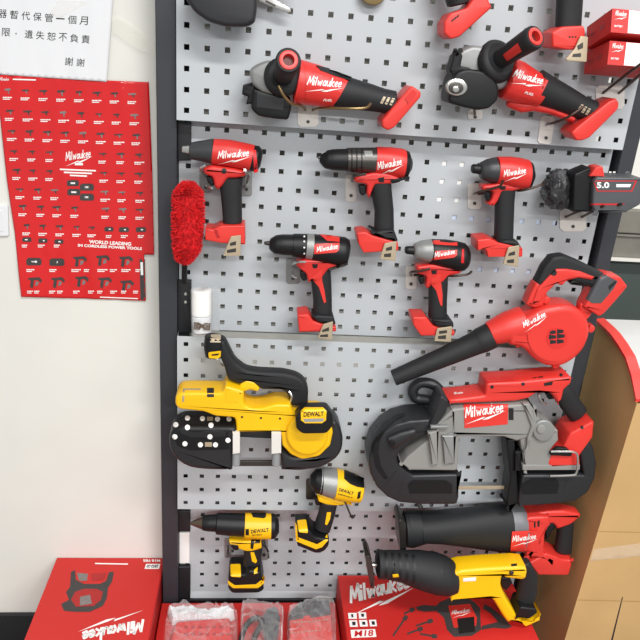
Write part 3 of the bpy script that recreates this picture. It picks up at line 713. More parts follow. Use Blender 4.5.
# ---- red and grey band saw
o = 108
t = thing('band_saw', 'large grey and black deep-cut band saw with red top under the blower', 'power tool', W(480, 430, o), TG)
lgd = sl(t, 'left_guard', [(428, 409), (405, 410.5), (392, 414), (381, 421), (371, 434), (366.5, 448), (368, 465), (375, 479), (386, 489.5), (398, 495), (420, 497), (453, 497), (455, 490), (455, 463), (408, 464), (401, 459), (394, 452), (396, 446), (410, 434), (428, 426)], o - 42, o + 36, GUARD, 6, 2, .25)
patch(t, 'guard_rim', [(371, 446), (376, 431), (385, 421), (396, 415), (405, 413), (405, 416), (396, 420), (387, 428), (380, 440), (378, 452), (381, 466), (388, 478), (384, 479), (375, 466)], lgd, BLK, 1.5)
patch(t, 'guard_panel', [(408, 485), (413, 480), (446, 480), (452, 484), (452, 493), (410, 493)], lgd, BLK, 2, rnd=1)
rgd = sl(t, 'right_guard', [(516, 464), (576, 464), (571, 436), (580, 428), (587, 440), (590.5, 456), (589, 472), (582, 486), (570, 494), (545, 497), (514, 498), (512, 490)], o - 42, o + 36, GUARD, 6, 2, .25)
patch(t, 'guard_panel', [(521, 484), (532, 478.5), (556, 478.5), (559, 483), (557, 493), (522, 494)], rgd, BLK, 2, rnd=1)
patches(t, 'guard_groove', [[(376, 425), (387, 432), (386, 433.2), (375, 426.2)], [(399, 411.5), (403, 420), (402, 420.5), (398, 412)], [(383, 487), (396, 470), (397, 470.8), (384, 488)], [(398, 494), (403, 478), (404, 478.3), (399, 494.4)], [(403, 466), (452, 466), (452, 467), (403, 467)]], lgd, FRAMED, .3)
patches(t, 'guard_groove', [[(518, 466.5), (574, 466.5), (574, 467.5), (518, 467.5)], [(562, 490), (568, 478), (569, 478.4), (563, 490.4)], [(574, 470), (588, 466), (588.3, 467), (574.3, 471)]], rgd, FRAMED, .3)
for T_, p in ((lgd, (408, 470)), (lgd, (443, 471)), (rgd, (529, 471)), (rgd, (563, 471)), (lgd, (405, 422)), (lgd, (418, 422))): patch(t, 'screw', circ(p[0], p[1], 2.6, 12), T_, FRAMED, .6)
lfr = sl(t, 'left_frame', [(397, 455), (404, 445), (416, 435), (425, 428), (432, 414), (448, 398), (456, 403), (456, 432), (454, 465), (408, 464.5)], o - 30, o + 40, GREY, 3, 2, .4)
sl(t, 'frame_rib', [(427, 430), (437, 428), (438, 464), (432, 464)], o + 36, o + 52, GREY, 3, 1)
sl(t, 'frame_rib', [(441, 433), (454, 433), (454.5, 463), (444, 463)], o + 32, o + 48, SIL, 3, 1)
sl(t, 'frame_rib', [(430, 424), (448, 424), (448, 428), (430, 428)], o + 36, o + 50, SIL, 2, 1)
bm_ = sl(t, 'top_frame', [(447, 398), (470, 396), (522, 394), (530, 404), (530, 432), (515, 436), (502, 432), (454, 432), (447, 426)], o - 30, o + 42, GREY, 5, 2, .5)
rfr = sl(t, 'right_frame', [(514, 430), (520, 404), (528, 398), (534, 412), (544, 416), (553, 424), (554, 436), (546, 446), (549, 464.5), (520, 464.5)], o - 30, o + 38, GREY, 4, 2, .4)
sl(t, 'base_bar', [(519, 459), (576, 459), (576, 465), (519, 465)], o - 6, o + 40, GREY, 1.5, 1, .1)
part(t, 'pulley_cover', disc(543, 430, 11, o + 34, o + 46, 4, 28), SIL)
part(t, 'pulley_hub', disc(541, 429, 4.5, o + 44, o + 50, 2, 18), GREY)
sl(t, 'frame_rib', [(522, 402), (529, 402), (536, 424), (530, 438), (526, 450), (526, 436), (530, 424)], o + 34, o + 48, GREY, 3, 1)
sl(t, 'blade_guide', [(502, 432), (512, 432), (514, 466), (516, 500), (505, 504), (503, 490), (506, 470)], o - 20, o + 30, BLK, 3, 1)
sl(t, 'blade_guard_block', [(512, 446), (519, 446), (519, 468), (512, 468)], o, o + 38, BLK, 2, 1)
sl(t, 'blade', [(452, 486), (506, 485.5), (506, 489), (452, 489.5)], o - 2, o + 2, CLIP, .6, 0)
patch(t, 'frame_slot', [(508.5, 408), (513.5, 408), (513.5, 420), (508.5, 420)], bm_, INK, .4)
rt = sl(t, 'motor_housing', [(444, 391), (461, 389.5), (480, 387), (482, 375), (511, 374), (540, 371), (563, 369.5), (567.5, 373), (567, 380), (560, 386), (557.5, 397), (553, 398.5), (548, 389), (535, 388), (526, 394), (513, 397), (447, 399)], o - 28, o + 34, REDL, 6, 2, .5)
patches(rt, 'vent', [[(532, 378), (536.5, 377), (536.5, 380), (532, 381)], [(537.5, 377), (543, 376), (543, 379), (537.5, 380)], [(544, 383), (553, 381), (552, 385), (544, 386)]], rt, INK, .4)
patches(rt, 'screw', [circ(x, y, 1.8, 10) for x, y in ((492, 387), (523, 384), (561, 375))], rt, INK, .4)
patch(rt, 'housing_ridge', [(484, 378), (514, 377), (514, 381), (484, 383)], rt, RED, 1.6)
lf(t, 'grip', [(557, 386, 7, 15), (563, 392, 9.5, 17), (569, 402, 10.2, 17), (578, 414, 10, 16)], o, RUB, e=2.4)
sl(t, 'trigger', [(544, 391), (551, 389), (556, 398), (548, 399)], o - 8, o + 10, BLK, 3)
part(t, 'trigger_lock', wire([(540, 391, o + 14), (539, 396, o + 22), (542, 402, o + 20), (546, 404, o + 14)], 3.2), STEEL)
f = sl(t, 'battery_foot', [(585, 412), (588.5, 416), (587, 432), (574, 450), (575, 459.5), (545, 460.5), (541.5, 453), (544, 446.5), (556, 438), (563, 424)], o - 30, o + 40, REDL, 5, 2, .45)
patch(f, 'foot_screw', circ(582, 427.5, 1.8, 10), f, INK, .4)
sl(t, 'key_holder', [(549, 452), (556, 446), (566, 447), (572, 453), (571, 456), (550, 455)], o + 38, o + 48, BLK, 2, 1)
part(t, 'hex_key', tube3(smooth_path([W(*p) for p in ((551, 451.5, o + 48), (562, 451.5, o + 50), (574, 452, o + 52), (577.5, 456, o + 52), (577.5, 466, o + 52), (576, 473.5, o + 52), (572, 475.3, o + 52), (550, 476, o + 50))], 4), 2.6), STEEL)
part(t, 'front_handle', tube3(smooth_path([W(*p) for p in ((444, 402, o - 20), (440, 391, o - 34), (432, 384, o - 42), (420, 383, o - 46), (413, 390, o - 46), (416, 398, o - 44), (427, 400, o - 36), (437, 404, o - 24))], 4), 12, 12), GUARD)
sl(t, 'handle_arm', [(437, 388), (446, 394), (444, 408), (432, 424), (424, 424), (430, 408)], o - 14, o + 44, GUARD, 6, 3, .5)
arm = [x for x in t.children if x.name.startswith('handle_arm')]
patches(t, 'arm_slot', [[(x, y), (x + 4, y - 1.5), (x + 4.5, y + 1), (x + .5, y + 2.5)] for x, y in ((436, 403), (433, 408), (431, 413), (429, 418))], arm, INK, .4)
lv = lf(t, 'tension_lever', [(391, 443, 7, 8), (402, 437, 6, 8), (414, 431, 3.5, 8)], o + 40, GUARD, e=2.2)
part(t, 'lever_bolt', disc(392.5, 443, 3, o + 46, o + 50, 1, 14), BLK)
lb = patch(t, 'name_panel', [(463.5, 404), (508, 404.5), (507.5, 424), (464.5, 428)], bm_, REDL, 1.2)
logo(t, (465.5, 417.5), (503.5, 411.5), 9.5, [bm_, lb], t=.6, bolt_gap=.1)
logo(t, (454, 394.5), (463, 393.5), 2.2, rt, bolt=False)

# ---- yellow drill
o = 52
t = thing('drill_driver', 'yellow drill with black chuck pointing left beside the lower left post', 'power tool', W(250, 550, o), TG)
lf(t, 'drill_bit_socket', [(190.5, 523.2, 1.5), (195, 523.2, 3.4), (203, 523, 6.6)], o, mat('bronzed_steel', '#6f6052', .35, .8), cap=.4)
lf(t, 'chuck', [(203, 523, 7.2), (208, 523, 8.2), (217, 523, 8.6)], o, BLK)
lf(t, 'torque_collar', [(217, 523.5, 10.6), (232, 524.5, 11.2), (246, 525, 11.4)], o, BLK)
b = lf(t, 'motor_housing', [(245, 525.5, 12.4), (258, 526, 12.8), (271, 526.3, 12.6)], o, YEL)
lf(t, 'rear_cap', [(271, 526.3, 12.5), (275, 526.3, 12), (277.5, 526.3, 8.5)], o, BLK)
patch(t, 'top_plate', [(251, 513), (266, 513), (266, 517), (264, 518.5), (253, 517.5)], b, BLK, 1)
patch(t, 'collar_mark', [(245.5, 529), (249, 529), (249, 535), (245.5, 535)], b, BLK, 1)
h = sl(t, 'lower_housing', [(229, 536), (240, 537), (249, 536), (261, 537), (262, 545), (252, 548), (246, 548), (240, 546), (230, 541)], o - 17, o + 17, YEL, 5, 2, .2)
sl(t, 'trigger', [(232, 540), (239, 541), (239, 547.5), (234, 548), (231, 544)], o - 9, o + 19, BLK, 4)
g = lf(t, 'grip', [(253, 542, 9.5, 16), (253, 553, 9, 16), (251, 565, 8.2, 16)], o, RUB, e=2.4)
patch(t, 'grip_accent', [(250.5, 552), (254, 552), (257, 561), (255.5, 563), (252, 561)], g, YEL, .8)
patch(t, 'grip_line', [(251, 540), (260, 540), (260, 543), (254, 543), (253, 549), (250.5, 548)], [g, h], BLK, 1.4)
f = sl(t, 'battery', [(229, 566), (232, 562), (247, 562), (250, 558), (260, 560), (263, 573), (264, 582), (259, 587), (233, 587.5), (228.5, 581)], o - 34, o + 34, BLK, 6, 3, .5)
patch(f, 'battery_button', [(230.5, 564.5), (240.5, 564), (241, 577), (231, 576.5)], f, YEL, 1, rnd=1.5)
patch(f, 'battery_edge', [(228, 580), (231, 582.5), (235, 585), (256, 584), (261, 580), (263, 574.5), (265, 577), (264, 583), (258, 588), (233, 588), (228, 584)], f, YEL, .8)
patch(f, 'battery_latch', [(254, 570), (257.5, 567), (257.5, 573), (254, 574)], f, YEL, .8)
text(t, 'DEWALT', (251, 533.5), (269, 531.5), 3.6, b, INK, .035)
text(t, '20V MAX', (252, 536), (262, 535.2), 1.6, b, INK, .02)

# ---- yellow impact driver
o = 95
t = thing('impact_driver', 'tilted yellow impact driver with silver collar under the yellow band saw', 'power tool', W(332, 505, o), TG)
lf(t, 'nose', [(311.5, 480, 7), (315, 480.6, 11.5), (322, 481.5, 13.5)], o, BLK)
lf(t, 'collar', [(320, 481, 13), (328, 482.5, 14.2), (336, 484, 15)], o, SIL, cap=.4)
b = lf(t, 'motor_housing', [(335, 484, 15.6), (345, 486, 15.4), (356, 489, 13.4), (361, 490.3, 12)], o, YEL)
patch(t, 'top_shell', [(344, 470), (352, 473), (364, 478), (364, 488), (357, 487), (350, 484), (344, 479)], b, BLK, 1.2)
patch(t, 'rear_vent', [(358, 492), (361, 491), (360, 498), (357, 499)], b, BLK, .6)
sl(t, 'lower_housing', [(316, 489), (322, 491), (333, 495), (345, 498), (352, 501), (336, 503), (326, 502), (318, 499)], o - 15, o + 15, YEL, 5, 2, .2)
sl(t, 'trigger', [(313, 494), (319, 497), (321, 505), (316, 505)], o - 8, o + 8, BLK, 3)
g = lf(t, 'grip', [(329, 502, 8.6, 15), (326.5, 514, 8.4, 15), (322, 528, 8.6, 16)], o, RUB, e=2.4)
patch(t, 'grip_accent', [(327, 512), (331, 512), (330, 519), (327, 525), (325, 524)], g, YEL, .8)
f = sl(t, 'battery', [(295, 519), (307, 518), (313, 526), (328, 529), (328, 539), (323, 546), (316, 548), (297, 540)], o - 32, o + 32, BLK, 6, 3, .45)
patch(f, 'battery_button', [(297, 520.5), (306, 519.5), (308, 533), (299, 532)], f, YEL, 1, rnd=1.5)
patch(f, 'battery_edge', [(295, 522), (297, 526), (298, 537), (317, 544), (324, 540), (327, 534), (328, 540), (322, 547), (316, 549), (296, 541)], f, YEL, .8)
part(t, 'belt_hook', tube3(smooth_path([W(*p) for p in ((336, 501, o + 10), (344, 501, o + 16), (348, 509, o + 18), (352, 518, o + 18), (355, 515, o + 18))], 3), 2.2), DSTEEL)
text(t, 'DEWALT', (338.5, 491), (353, 495), 3.2, b, INK, .035)
text(t, 'DEWALT', (338, 494.5), (352.5, 498.5), 1.4, b, INK, .03)

# ---- red reciprocating saw
o = 98
t = thing('reciprocating_saw', 'red reciprocating saw with long black rubber boot beside the tall carton', 'power tool', W(490, 530, o), TG)
sl(t, 'shoe', [(396, 512), (398, 509), (404, 516), (405, 540), (403, 547.5), (398, 543)], o - 30, o + 30, DSTEEL, 3, 1, .3)
lf(t, 'boot_collar', [(405, 529, 17.5), (410, 529, 18.8), (422, 527, 16.8)], o, RUB, 40, 2., 1)
b = lf(t, 'boot', [(420, 527, 15.5), (440, 526.8, 16.5), (465, 527.3, 19), (490, 528, 22.4), (512, 529, 24)], o, RUB, 42, 2.2, .5)
part(t, 'blade_shaft', loft([(398, 530, 2), (408, 530, 2)], o, None, 2, .3), STEEL)
sl(t, 'boot_rib', [(430, 533), (455, 531), (480, 532), (500, 535), (500, 538), (470, 537), (440, 537)], o + 25, o + 40, RUB, 4, 1)
c = lf(t, 'gear_ring', [(509, 527.5, 23.6), (518, 528, 23.6), (522, 528.5, 22.6)], o, mat('gear_ring_grey', '#77777a', .45, .3), 43, 2.2, .5)
b2 = sl(t, 'motor_housing', [(521, 508), (532, 507), (545, 507), (548, 520), (542, 530), (541, 548), (548, 556), (530, 553), (522, 552)], o - 26, o + 30, REDL, 7, 3, .5)
lp = patch(t, 'name_panel', [(511.5, 531), (538, 529.5), (539.5, 533), (537, 551), (510, 550)], [c, b2, b], REDL, 3.5, skirt=4)
sl(t, 'handle', [(530, 508), (545, 505.5), (560, 505), (576, 508.5), (579.5, 513), (571, 521.5), (556, 527), (552, 520), (545, 524), (540, 536), (532, 530)], o - 18, o + 18, REDL, 7, 3, .5)
lf(t, 'grip', [(566, 518, 8, 15), (565, 532, 8, 15), (563, 550, 8.5, 16)], o, RUB, e=2.4)
sl(t, 'trigger', [(543, 524), (552, 519), (557, 524), (551, 531), (546, 540)], o - 8, o + 10, BLK, 4)
patches(t, 'vent', [[(534, 522), (535.5, 521), (535.5, 527), (534, 528)], [(537.5, 521), (539.5, 520), (539.5, 526), (537.5, 527)]], b2, INK, .6)
f = sl(t, 'battery_foot', [(524, 553), (540, 544), (549, 547), (556, 550), (567.5, 551), (568, 558), (565, 569.5), (536, 569), (532, 564)], o - 28, o + 30, REDL, 4, 2, .3)
logo(t, (512.5, 541.5), (536, 538.5), 5.5, [c, b2, b, lp], t=1.2)

# ---- yellow reciprocating saw
o = 172
t = thing('reciprocating_saw', 'yellow reciprocating saw with ribbed black boot above the flat red box', 'power tool', W(460, 578, o), TG)
sl(t, 'shoe', [(363.5, 548), (366.5, 545), (370, 552), (373, 570), (373, 583), (369, 580)], o - 28, o + 28, DSTEEL, 3, 1, .3)
b = lf(t, 'boot', [(378, 564, 14.5), (384, 564.5, 14), (400, 566, 15.5), (418, 569.5, 19), (436, 573.5, 20.6), (448, 576, 19), (455, 576.5, 16)], o, RUB)
part(t, 'blade_shaft', loft([(366, 565, 2), (380, 565, 2)], o, None, 2, .3), STEEL)
for k in range(5): patch(t, 'boot_ridge', [(384 + 7 * k, 552 + .8 * k), (386.5 + 7 * k, 552 + .8 * k), (388 + 7 * k, 564 + .9 * k), (387 + 7 * k, 577 + 1.5 * k), (384.5 + 7 * k, 577 + 1.5 * k), (385.5 + 7 * k, 564 + .9 * k)], b, BLK, 1)
patch(t, 'boot_button', [(392.5, 574), (398, 573.5), (399, 576.5), (393, 577)], b, YEL, 1.5)
patch(t, 'boot_slot', [(440, 570), (448, 569), (448, 573), (441, 574)], b, FRAMED, .4)
bd = sl(t, 'motor_housing', [(449, 562), (456, 559.5), (480, 557.5), (512, 556), (522, 558), (524.5, 567), (523, 576), (506, 574), (500, 572), (498, 580), (503, 591), (514, 609), (520, 612), (533, 607), (535, 601), (538.5, 609), (533, 617), (506, 617.5), (500, 609), (491, 594), (449, 596), (446, 580)], o - 26, o + 28, YEL, 8, 3, .55)
lf(t, 'grip', [(525, 562, 5, 14), (528.5, 576, 9, 15), (527, 590, 10, 16), (523, 606, 9, 17)], o, RUB, e=2.4)
sl(t, 'trigger', [(499, 574), (508, 573), (512, 582), (506, 590), (501, 586)], o - 8, o + 10, BLK, 4)
part(t, 'lock_button', disc(511, 571.5, 2.4, o + 20, o + 32, 1.5, 12), DSTEEL)
patch(t, 'label', [(463, 578), (476, 577), (476, 581), (463, 581.5)], bd, WHITE, .4)
patches(t, 'vent', [[(511, 564), (517, 563.5), (517, 566), (511, 566.5)]], bd, INK, .4)
sl(t, 'battery_socket', [(512, 610), (516, 598), (532, 600), (534, 606), (526, 612)], o - 22, o + 32, BLK, 4, 2, .5)

# ================================================================ hooks (each a thing)
hook((308, 115), (21, 24), 39, [[(305, 110, 42), (300, 106, 90), (292, 104, 128), (284, 96, 140), (278.5, 86, 142)], [(313, 110, 42), (322, 108, 90), (345, 108.5, 122), (365, 108, 126), (371, 103, 128)]], 'white plate hook holding the upper left angle grinder', wm=BRASS)
hook((546, 130), (14, 28), 39, [[(547, 124, 42), (553, 123, 95), (568, 117, 122), (583, 107, 126)]], 'white plate hook under grip of the upper right angle grinder', rot=8)
hook((475, 114.5), (15, 9), 39, [[(475, 114, 42), (474, 108, 70)]], 'small white plate hook below black guard of upper right grinder')
hook((610, 97), (29, 24), 39, [[(603, 93, 42), (622, 78, 118), (646, 60, 200)], [(619, 93, 42), (634, 80, 105), (656, 62, 195)]], 'white two-prong hook carrying the two small red boxes', r=2.8)
hook((573, 220), (27, 23), 0, [[(566, 217, 3), (580, 211, 70), (604, 206, 128)], [(582, 217, 3), (597, 210, 75), (622, 204, 130)]], 'white two-prong hook carrying the black battery bundle', r=2.8)
hook((351, 188), (11, 27), 0, [[(352, 181, 3), (353, 178, 50), (354, 176, 84), (366, 174, 90)]], 'white plate hook beside trigger of the large hammer drill', wm=DSTEEL)
hook((474.5, 196), (14, 26), 0, [[(474, 194, 3), (476, 193, 70), (487, 190, 84), (500, 186, 92), (503, 180, 95)], [(478, 194, 3), (510, 190, 40), (522, 190.5, 78), (541, 185, 86), (544, 181, 88)]], 'white plate hook with long prongs under grey nosed impact driver')
hook((411, 277.5), (11, 23), 0, [[(411, 275, 3), (411, 272, 70), (420, 271, 84), (430, 269, 86)], [(414, 275, 3), (440, 275, 40), (452, 276, 78), (467, 274.5, 86), (472, 271, 88)]], 'white plate hook with long prongs under silver nosed impact driver')
hook((293, 271), (14, 26), 0, [[(293, 266, 3), (293, 264, 60), (298, 262, 84), (306, 262, 88)], [(292, 272, 3), (293, 276, 60), (297, 278, 70)]], 'silver plate hook beside trigger of compact red drill', pm=SIL, wm=STEEL)
hook((206, 180), (13, 25), 0, [[(205, 176, 3), (202, 172, 60), (201, 168, 82), (206, 165, 86)], [(206, 184, 3), (207, 186, 50), (212, 188, 70)]], 'chrome hook in front of trigger of the red impact wrench', pm=SIL, wm=STEEL, r=3)
hook((246.5, 181), (11, 30), 0, [[(246, 176, 3), (246, 172, 60), (245, 170, 84)], [(245, 186, 3), (247, 184, 50), (249, 175, 70), (246, 172, 80)]], 'chrome hook behind grip of the red impact wrench', pm=SIL, wm=STEEL, r=3)
hook((264, 548), (8, 24), -9, [[(264, 546, -6), (265, 543, 40), (264, 540, 60)], [(265, 546, -6), (268, 551, 55), (268.5, 558, 66)]], 'steel hook behind rear of the yellow drill', pm=SIL, wm=DSTEEL)
hook((310.5, 489), (9, 21), 40.5, [[(310, 486, 44), (316, 488, 80), (322, 492, 92)]], 'dark steel hook left of the tilted yellow impact driver', pm=DSTEEL, wm=DSTEEL)
hook((418, 504), (11, 14), -9, [[(417, 502, -6), (418, 505, 50), (420, 509, 78)], [(420, 502, -6), (421, 505, 50), (423, 509, 80)]], 'rusty brown hook above boot of the red reciprocating saw', pm=BRASS, wm=WIRE)
hook((228, 548), (7, 20), -9, [[(228, 546, -6), (228, 550, 50), (227.5, 557, 66)]], 'thin steel hook in front of trigger of the yellow drill', pm=SIL, wm=DSTEEL)

# ================================================================ small goods on the board
def obox(p0, dx, dd, dh):                       # box from a corner and three edge vectors
    c = [p0 + dx * i + dd * j + dh * k for i in (0, 1) for j in (0, 1) for k in (0, 1)]
    return c, [(0, 1, 3, 2), (4, 6, 7, 5), (0, 4, 5, 1), (2, 3, 7, 6), (0, 2, 6, 4), (1, 5, 7, 3)]
for k, (bk, ft, hh, lab) in enumerate((((587, 27, 62), (608.5, 8, 150), .041, 'small red and white carton, upper one on the two-prong hook'),
                                       ((586, 52, 62), (614, 41, 150), .041, 'small red and white carton, lower one resting on the prongs'))):
    a = W(*bk); b_ = W(*ft); dd = b_ - a; dd.x = 0; dx = Vector((.13, 0, 0)); dh = dd.cross(dx).normalized() * hh
    if dh.z > 0: dh = -dh
    t = thing('small_carton', lab, 'box', a, 'small red cartons on the hook')
    bx = part(t, 'carton', obox(a, dx, dd, dh), CARD, False)
    c3 = a + dd
    def onface(u, v): return c3 + dx * u + dh * v + dd.normalized() * .0006
    part(t, 'white_label', ([onface(.24, .02), onface(.98, .02), onface(.98, .98), onface(.24, .98)], [(0, 1, 2, 3)]), WHITE, False)
    T = bvh([bx]); pj = lambda u, v: (lambda q: (320 + F * (q - CAM).dot(RX) / (-(q - CAM).dot(RZ)), 320 - F * (q - CAM).dot(RY) / (-(q - CAM).dot(RZ))))(onface(u, v))
    logo(t, pj(.04, .30), pj(.2, .30), 5, T, t=.9, bolt=True)
    text(t, 'BATTERY', pj(.04, .78), pj(.16, .78), 2, T, WHITE, .02, t=.9)
    onside = lambda u, v: a + dd * u + dh * v
    pjs = lambda u, v: (lambda q: (320 + F * (q - CAM).dot(RX) / (-(q - CAM).dot(RZ)), 320 - F * (q - CAM).dot(RY) / (-(q - CAM).dot(RZ))))(onside(u, v))
    patches(t, 'picture', [[pjs(.55, .4), pjs(.75, .4), pjs(.75, .65), pjs(.55, .65)]], T, CARDD, .4)
    logo(t, pjs(.1, .55), pjs(.4, .55), 3, T, CARDD, t=.5)

# black battery wrapped in crinkled film
o = 88
t = thing('battery_pack', 'black battery marked 5.0 hanging at the right of the second panel', 'battery', W(610, 195, o))
bb = sl(t, 'battery_case', [(584, 176), (588, 173.5), (637, 176), (640, 188), (637, 202), (622, 210), (588, 210), (583, 200)], o - 30, o + 34, GREYC, 5, 2, .5)
sl(t, 'battery_side', [(569, 172), (586, 165), (590, 178), (588, 210), (568, 210)], o - 22, o + 22, BLK, 4, 2, .2)
lt = sl(t, 'latch', [(586, 175), (592, 166), (599, 165), (601, 176)], o - 4, o + 30, REDL, 2, 1, 0)
fl = patch(t, 'label_frame', [(593, 180.5), (637, 180.5), (632, 191.5), (597, 191.5)], bb, REDINK, .6)
patch(t, 'label_face', [(594.5, 181.3), (635, 181.3), (631, 190.5), (598, 190.5)], bb, GREYC, .9)
text(t, '5.0', (596.5, 188), (609, 188), 6, bb, WHITE, .03, t=1.3)
patches(t, 'label_print', [[(616, 184), (631, 184), (629.5, 187), (616, 187)]], bb, WHITE, 1.3)
patch(t, 'red_line', [(588, 205), (590.5, 203.5), (625, 203.5), (622, 205), (591, 205)], bb, REDINK, .8)
patches(t, 'charge_light', [[(609 + 4 * k, 171.5), (611.5 + 4 * k, 171.5), (611.5 + 4 * k, 173.3), (609 + 4 * k, 173.3)] for k in range(4)], [bb, lt], WHITE, 1)
def crumple(geo, amp, seed=1, fr=60):
    from mathutils import noise
    return [v + Vector(noise.noise_vector(v * fr + Vector((seed, 0, 0)))) * amp for v in geo[0]], geo[1]
t2 = thing('wrapped_bundle', 'crinkled smoky plastic bundle left of the black battery marked 5.0', 'bundle', W(562, 195, 60))
g = loft([(546, 192, 9), (550, 192, 17), (556, 191, 20), (562, 189, 20), (566, 189, 17)], 62, 30, 2, 2, 48, 12)
part(t2, 'contents', crumple(loft([(548, 192, 9), (555, 191, 14), (561, 189, 14)], 60, 22, 2, 2, 24, 6), .006, 3, 50), BLK)
part(t2, 'film', crumple(crumple(g, .005, 1, 60), .0035, 4, 170), DFILM)
# red duster
t = thing('duster', 'fluffy red microfibre duster hanging on the left post', 'duster', W(188, 220, 58))
core = loft([(188, 186, 6), (188, 194, 13), (188, 220, 13.8), (187, 246, 12.3), (184, 258, 6.5)], 60, 19)
part(t, 'pad', core, FELT)
part(t, 'stick', wire([(185, 256, 58), (184.5, 270, 52), (184.5, 282, 40)], 6), BLK)
cb = bvh([x for x in t.children if x.name.startswith('pad')]); fv, ff = [], []
tris = [f for f in core[1] if len(f) == 4]
for _ in range(5200):
    f = random.choice(tris); a, b_, c_, d_ = (core[0][i] for i in f); u, v = random.random(), random.random()
    p = a * (1 - u) * (1 - v) + b_ * u * (1 - v) + c_ * u * v + d_ * (1 - u) * v
    n = (b_ - a).cross(d_ - a)
    if n.length < 1e-9: continue
    n.normalize()
    ctr = W(187, 220, 60); ctr.z = p.z
    if n.dot(p - ctr) < 0: n = -n
    dr = (n + Vector((random.uniform(-.7, .7), random.uniform(-.7, .7), random.uniform(-.9, .5)))).normalized()
    s = dr.orthogonal().normalized() * .0011; L = random.uniform(.005, .009); k = len(fv)
    fv += [p - s, p + s, p + dr * L + s * .5, p + dr * L - s * .5]; ff.append((k, k + 1, k + 2, k + 3))
part(t, 'fibres', (fv, ff), FELT, False, kind='stuff')
# clear packet with white roll on the board by the left post
o = 34
t = thing('clear_tub', 'small clear tub with white roll inside beside the black bracket', 'container', W(202, 312, o))
part(t, 'white_roll', loft([(201.5, 291, 9.5, 18), (201.5, 300, 9.8, 18), (201.5, 314, 9.5, 18)], o, None, 2.4, 1.5), WHITE)
part(t, 'lower_roll', loft([(201.5, 316, 9.3, 17), (202, 331, 8.6, 16)], o, None, 2.4, 1), PAPER)
tb = part(t, 'tub', loft([(201.7, 290, 10.8, 21), (201.7, 318, 10.6, 21), (202, 333, 9.6, 20)], o, None, 3, .5), FILM)
text(t, 'M', (193.5, 329.5), (210, 330.5), 7.5, tb, mat('brown_print', '#5b4a3c', .5), .1, t=.4)
sl(t, 'hanging_tab', [(212, 290), (218, 290), (219.5, 331), (212, 331)], 2, 14, FILM, 1, 1)

# ================================================================ left wall: notice, poster, tape, switch plate
WT = bvh([wall_left])
def sheet(poly, t, amp, dens, seed):
    from mathutils import noise
    p2, fs, be = tri2d(poly, dens); ws = drop(p2, WT, t); lo = {}
    ws = [v + Vector((0, -amp * max(0, .5 + noise.noise(Vector((v.x * 9 + seed, v.z * 2.2, 0))) + .4 * noise.noise(Vector((v.x * 40, v.z * 11, seed)))), 0)) for v in ws]
    fs = list(fs)
    for a, b in be:
        for i in (a, b):
            if i not in lo: lo[i] = len(ws); ws.append(ws[i] + Vector((0, .0006, 0)))
        fs.append((a, b, lo[b], lo[a]))
    return ws, fs
ps = thing('poster', 'glossy red catalogue poster of tool pictures under the white notice', 'poster', W(75, 190, -55))
pg = part(ps, 'sheet', sheet([(-14, 74), (40, 77), (75, 79), (149, 82), (151, 130), (152.5, 170), (154.5, 254), (144.5, 253.5), (146, 300), (84, 298), (22, 296), (15, 230), (8, 180), (1, 115), (-14, 115)], 1.5, .006, 4, 2), POSTER, angle=180)
PT = bvh([pg])
logo(ps, (66, 160.5), (91, 157), 8, PT, bolt_gap=.1, t=.8)
logo(ps, (0, 80.5), (9, 80.5), 3, PT, bolt=False, t=.8)
patches(ps, 'caption_rule', [[(13, 78.6), (36, 79.3), (36, 80.6), (13, 79.9)], [(75, 163), (83, 163), (83, 165.2), (75, 165.2)], [(60, 168.5), (96, 170), (96, 171.5), (60, 170)], [(64, 171.5), (92, 172.7), (92, 174.2), (64, 173)], [(70, 174.5), (87, 175.3), (87, 176.8), (70, 176)], [(100, 296.5), (138, 298), (138, 299), (100, 297.5)]], PT, WHITE, .8)
ic, icl, cp = [], [], []
rows = [(91, 97, 8, 4, 17.6, 2, 146), (109, 117, 8, 7, 17.6, 2, 148), (130, 137, 8, 8, 17.6, 2, 149)]
def icon(x, y, s, k):
    r = random.Random(k * 7 + int(x)); dst = ic if r.random() < .6 else icl
    w_, h_ = s * r.uniform(.5, .75), s * r.uniform(.3, .5)
    dst.append([(x - w_, y - h_ * .5), (x + w_ * .6, y - h_ * .7), (x + w_, y - h_ * .2), (x + w_ * .4, y + h_ * .1), (x - w_, y + h_ * .1)])
    (icl if r.random() < .5 else ic).append([(x - w_ * .1, y), (x + w_ * .3, y), (x + w_ * .4, y + h_ * 1.1), (x + .1 * w_, y + h_ * 1.2)])
def capt(x, y, w_, k):
    r = random.Random(k * 13 + int(x * 3)); x0 = x - w_ / 2
    while x0 < x + w_ / 2 - .4:
        l = r.uniform(.9, 2.4); cp.append([(x0, y), (x0 + l, y + .06 * l), (x0 + l, y + 1.25), (x0, y + 1.2)]); x0 += l + .35
    cp.append([(x - w_ / 2, y + 1.9), (x + w_ * .3, y + 1.95), (x + w_ * .3, y + 2.8), (x - w_ / 2, y + 2.75)])
k = 0
for (yi, n, x0, dx) in ((90, 8, 8, 17.8), (111, 8, 10, 17.8), (131, 8, 12, 17.8)):
    for j in range(n):
        x = x0 + dx * j; y = yi + .035 * (x); k += 1
        icon(x, y, 6.5, k); capt(x - .5, y + 6.5, 9, k)
for (yi, xs) in ((151, (14, 32, 50, 103, 121, 139)), (170, (17, 33, 50, 104, 121, 139)), (189, (20, 38, 55, 105, 122, 140)), (206, (23, 41, 57, 75, 106, 123, 140)), (225, (27, 43, 60, 77, 92))):
    for x in xs:
        k += 1; y = yi + .03 * x; icon(x, y, 6, k); capt(x - .5, y + 6.5, 8, k)
for x, w_ in ((109, 9), (124, 10), (141, 9)): capt(x, 235 + 0, 6, x)
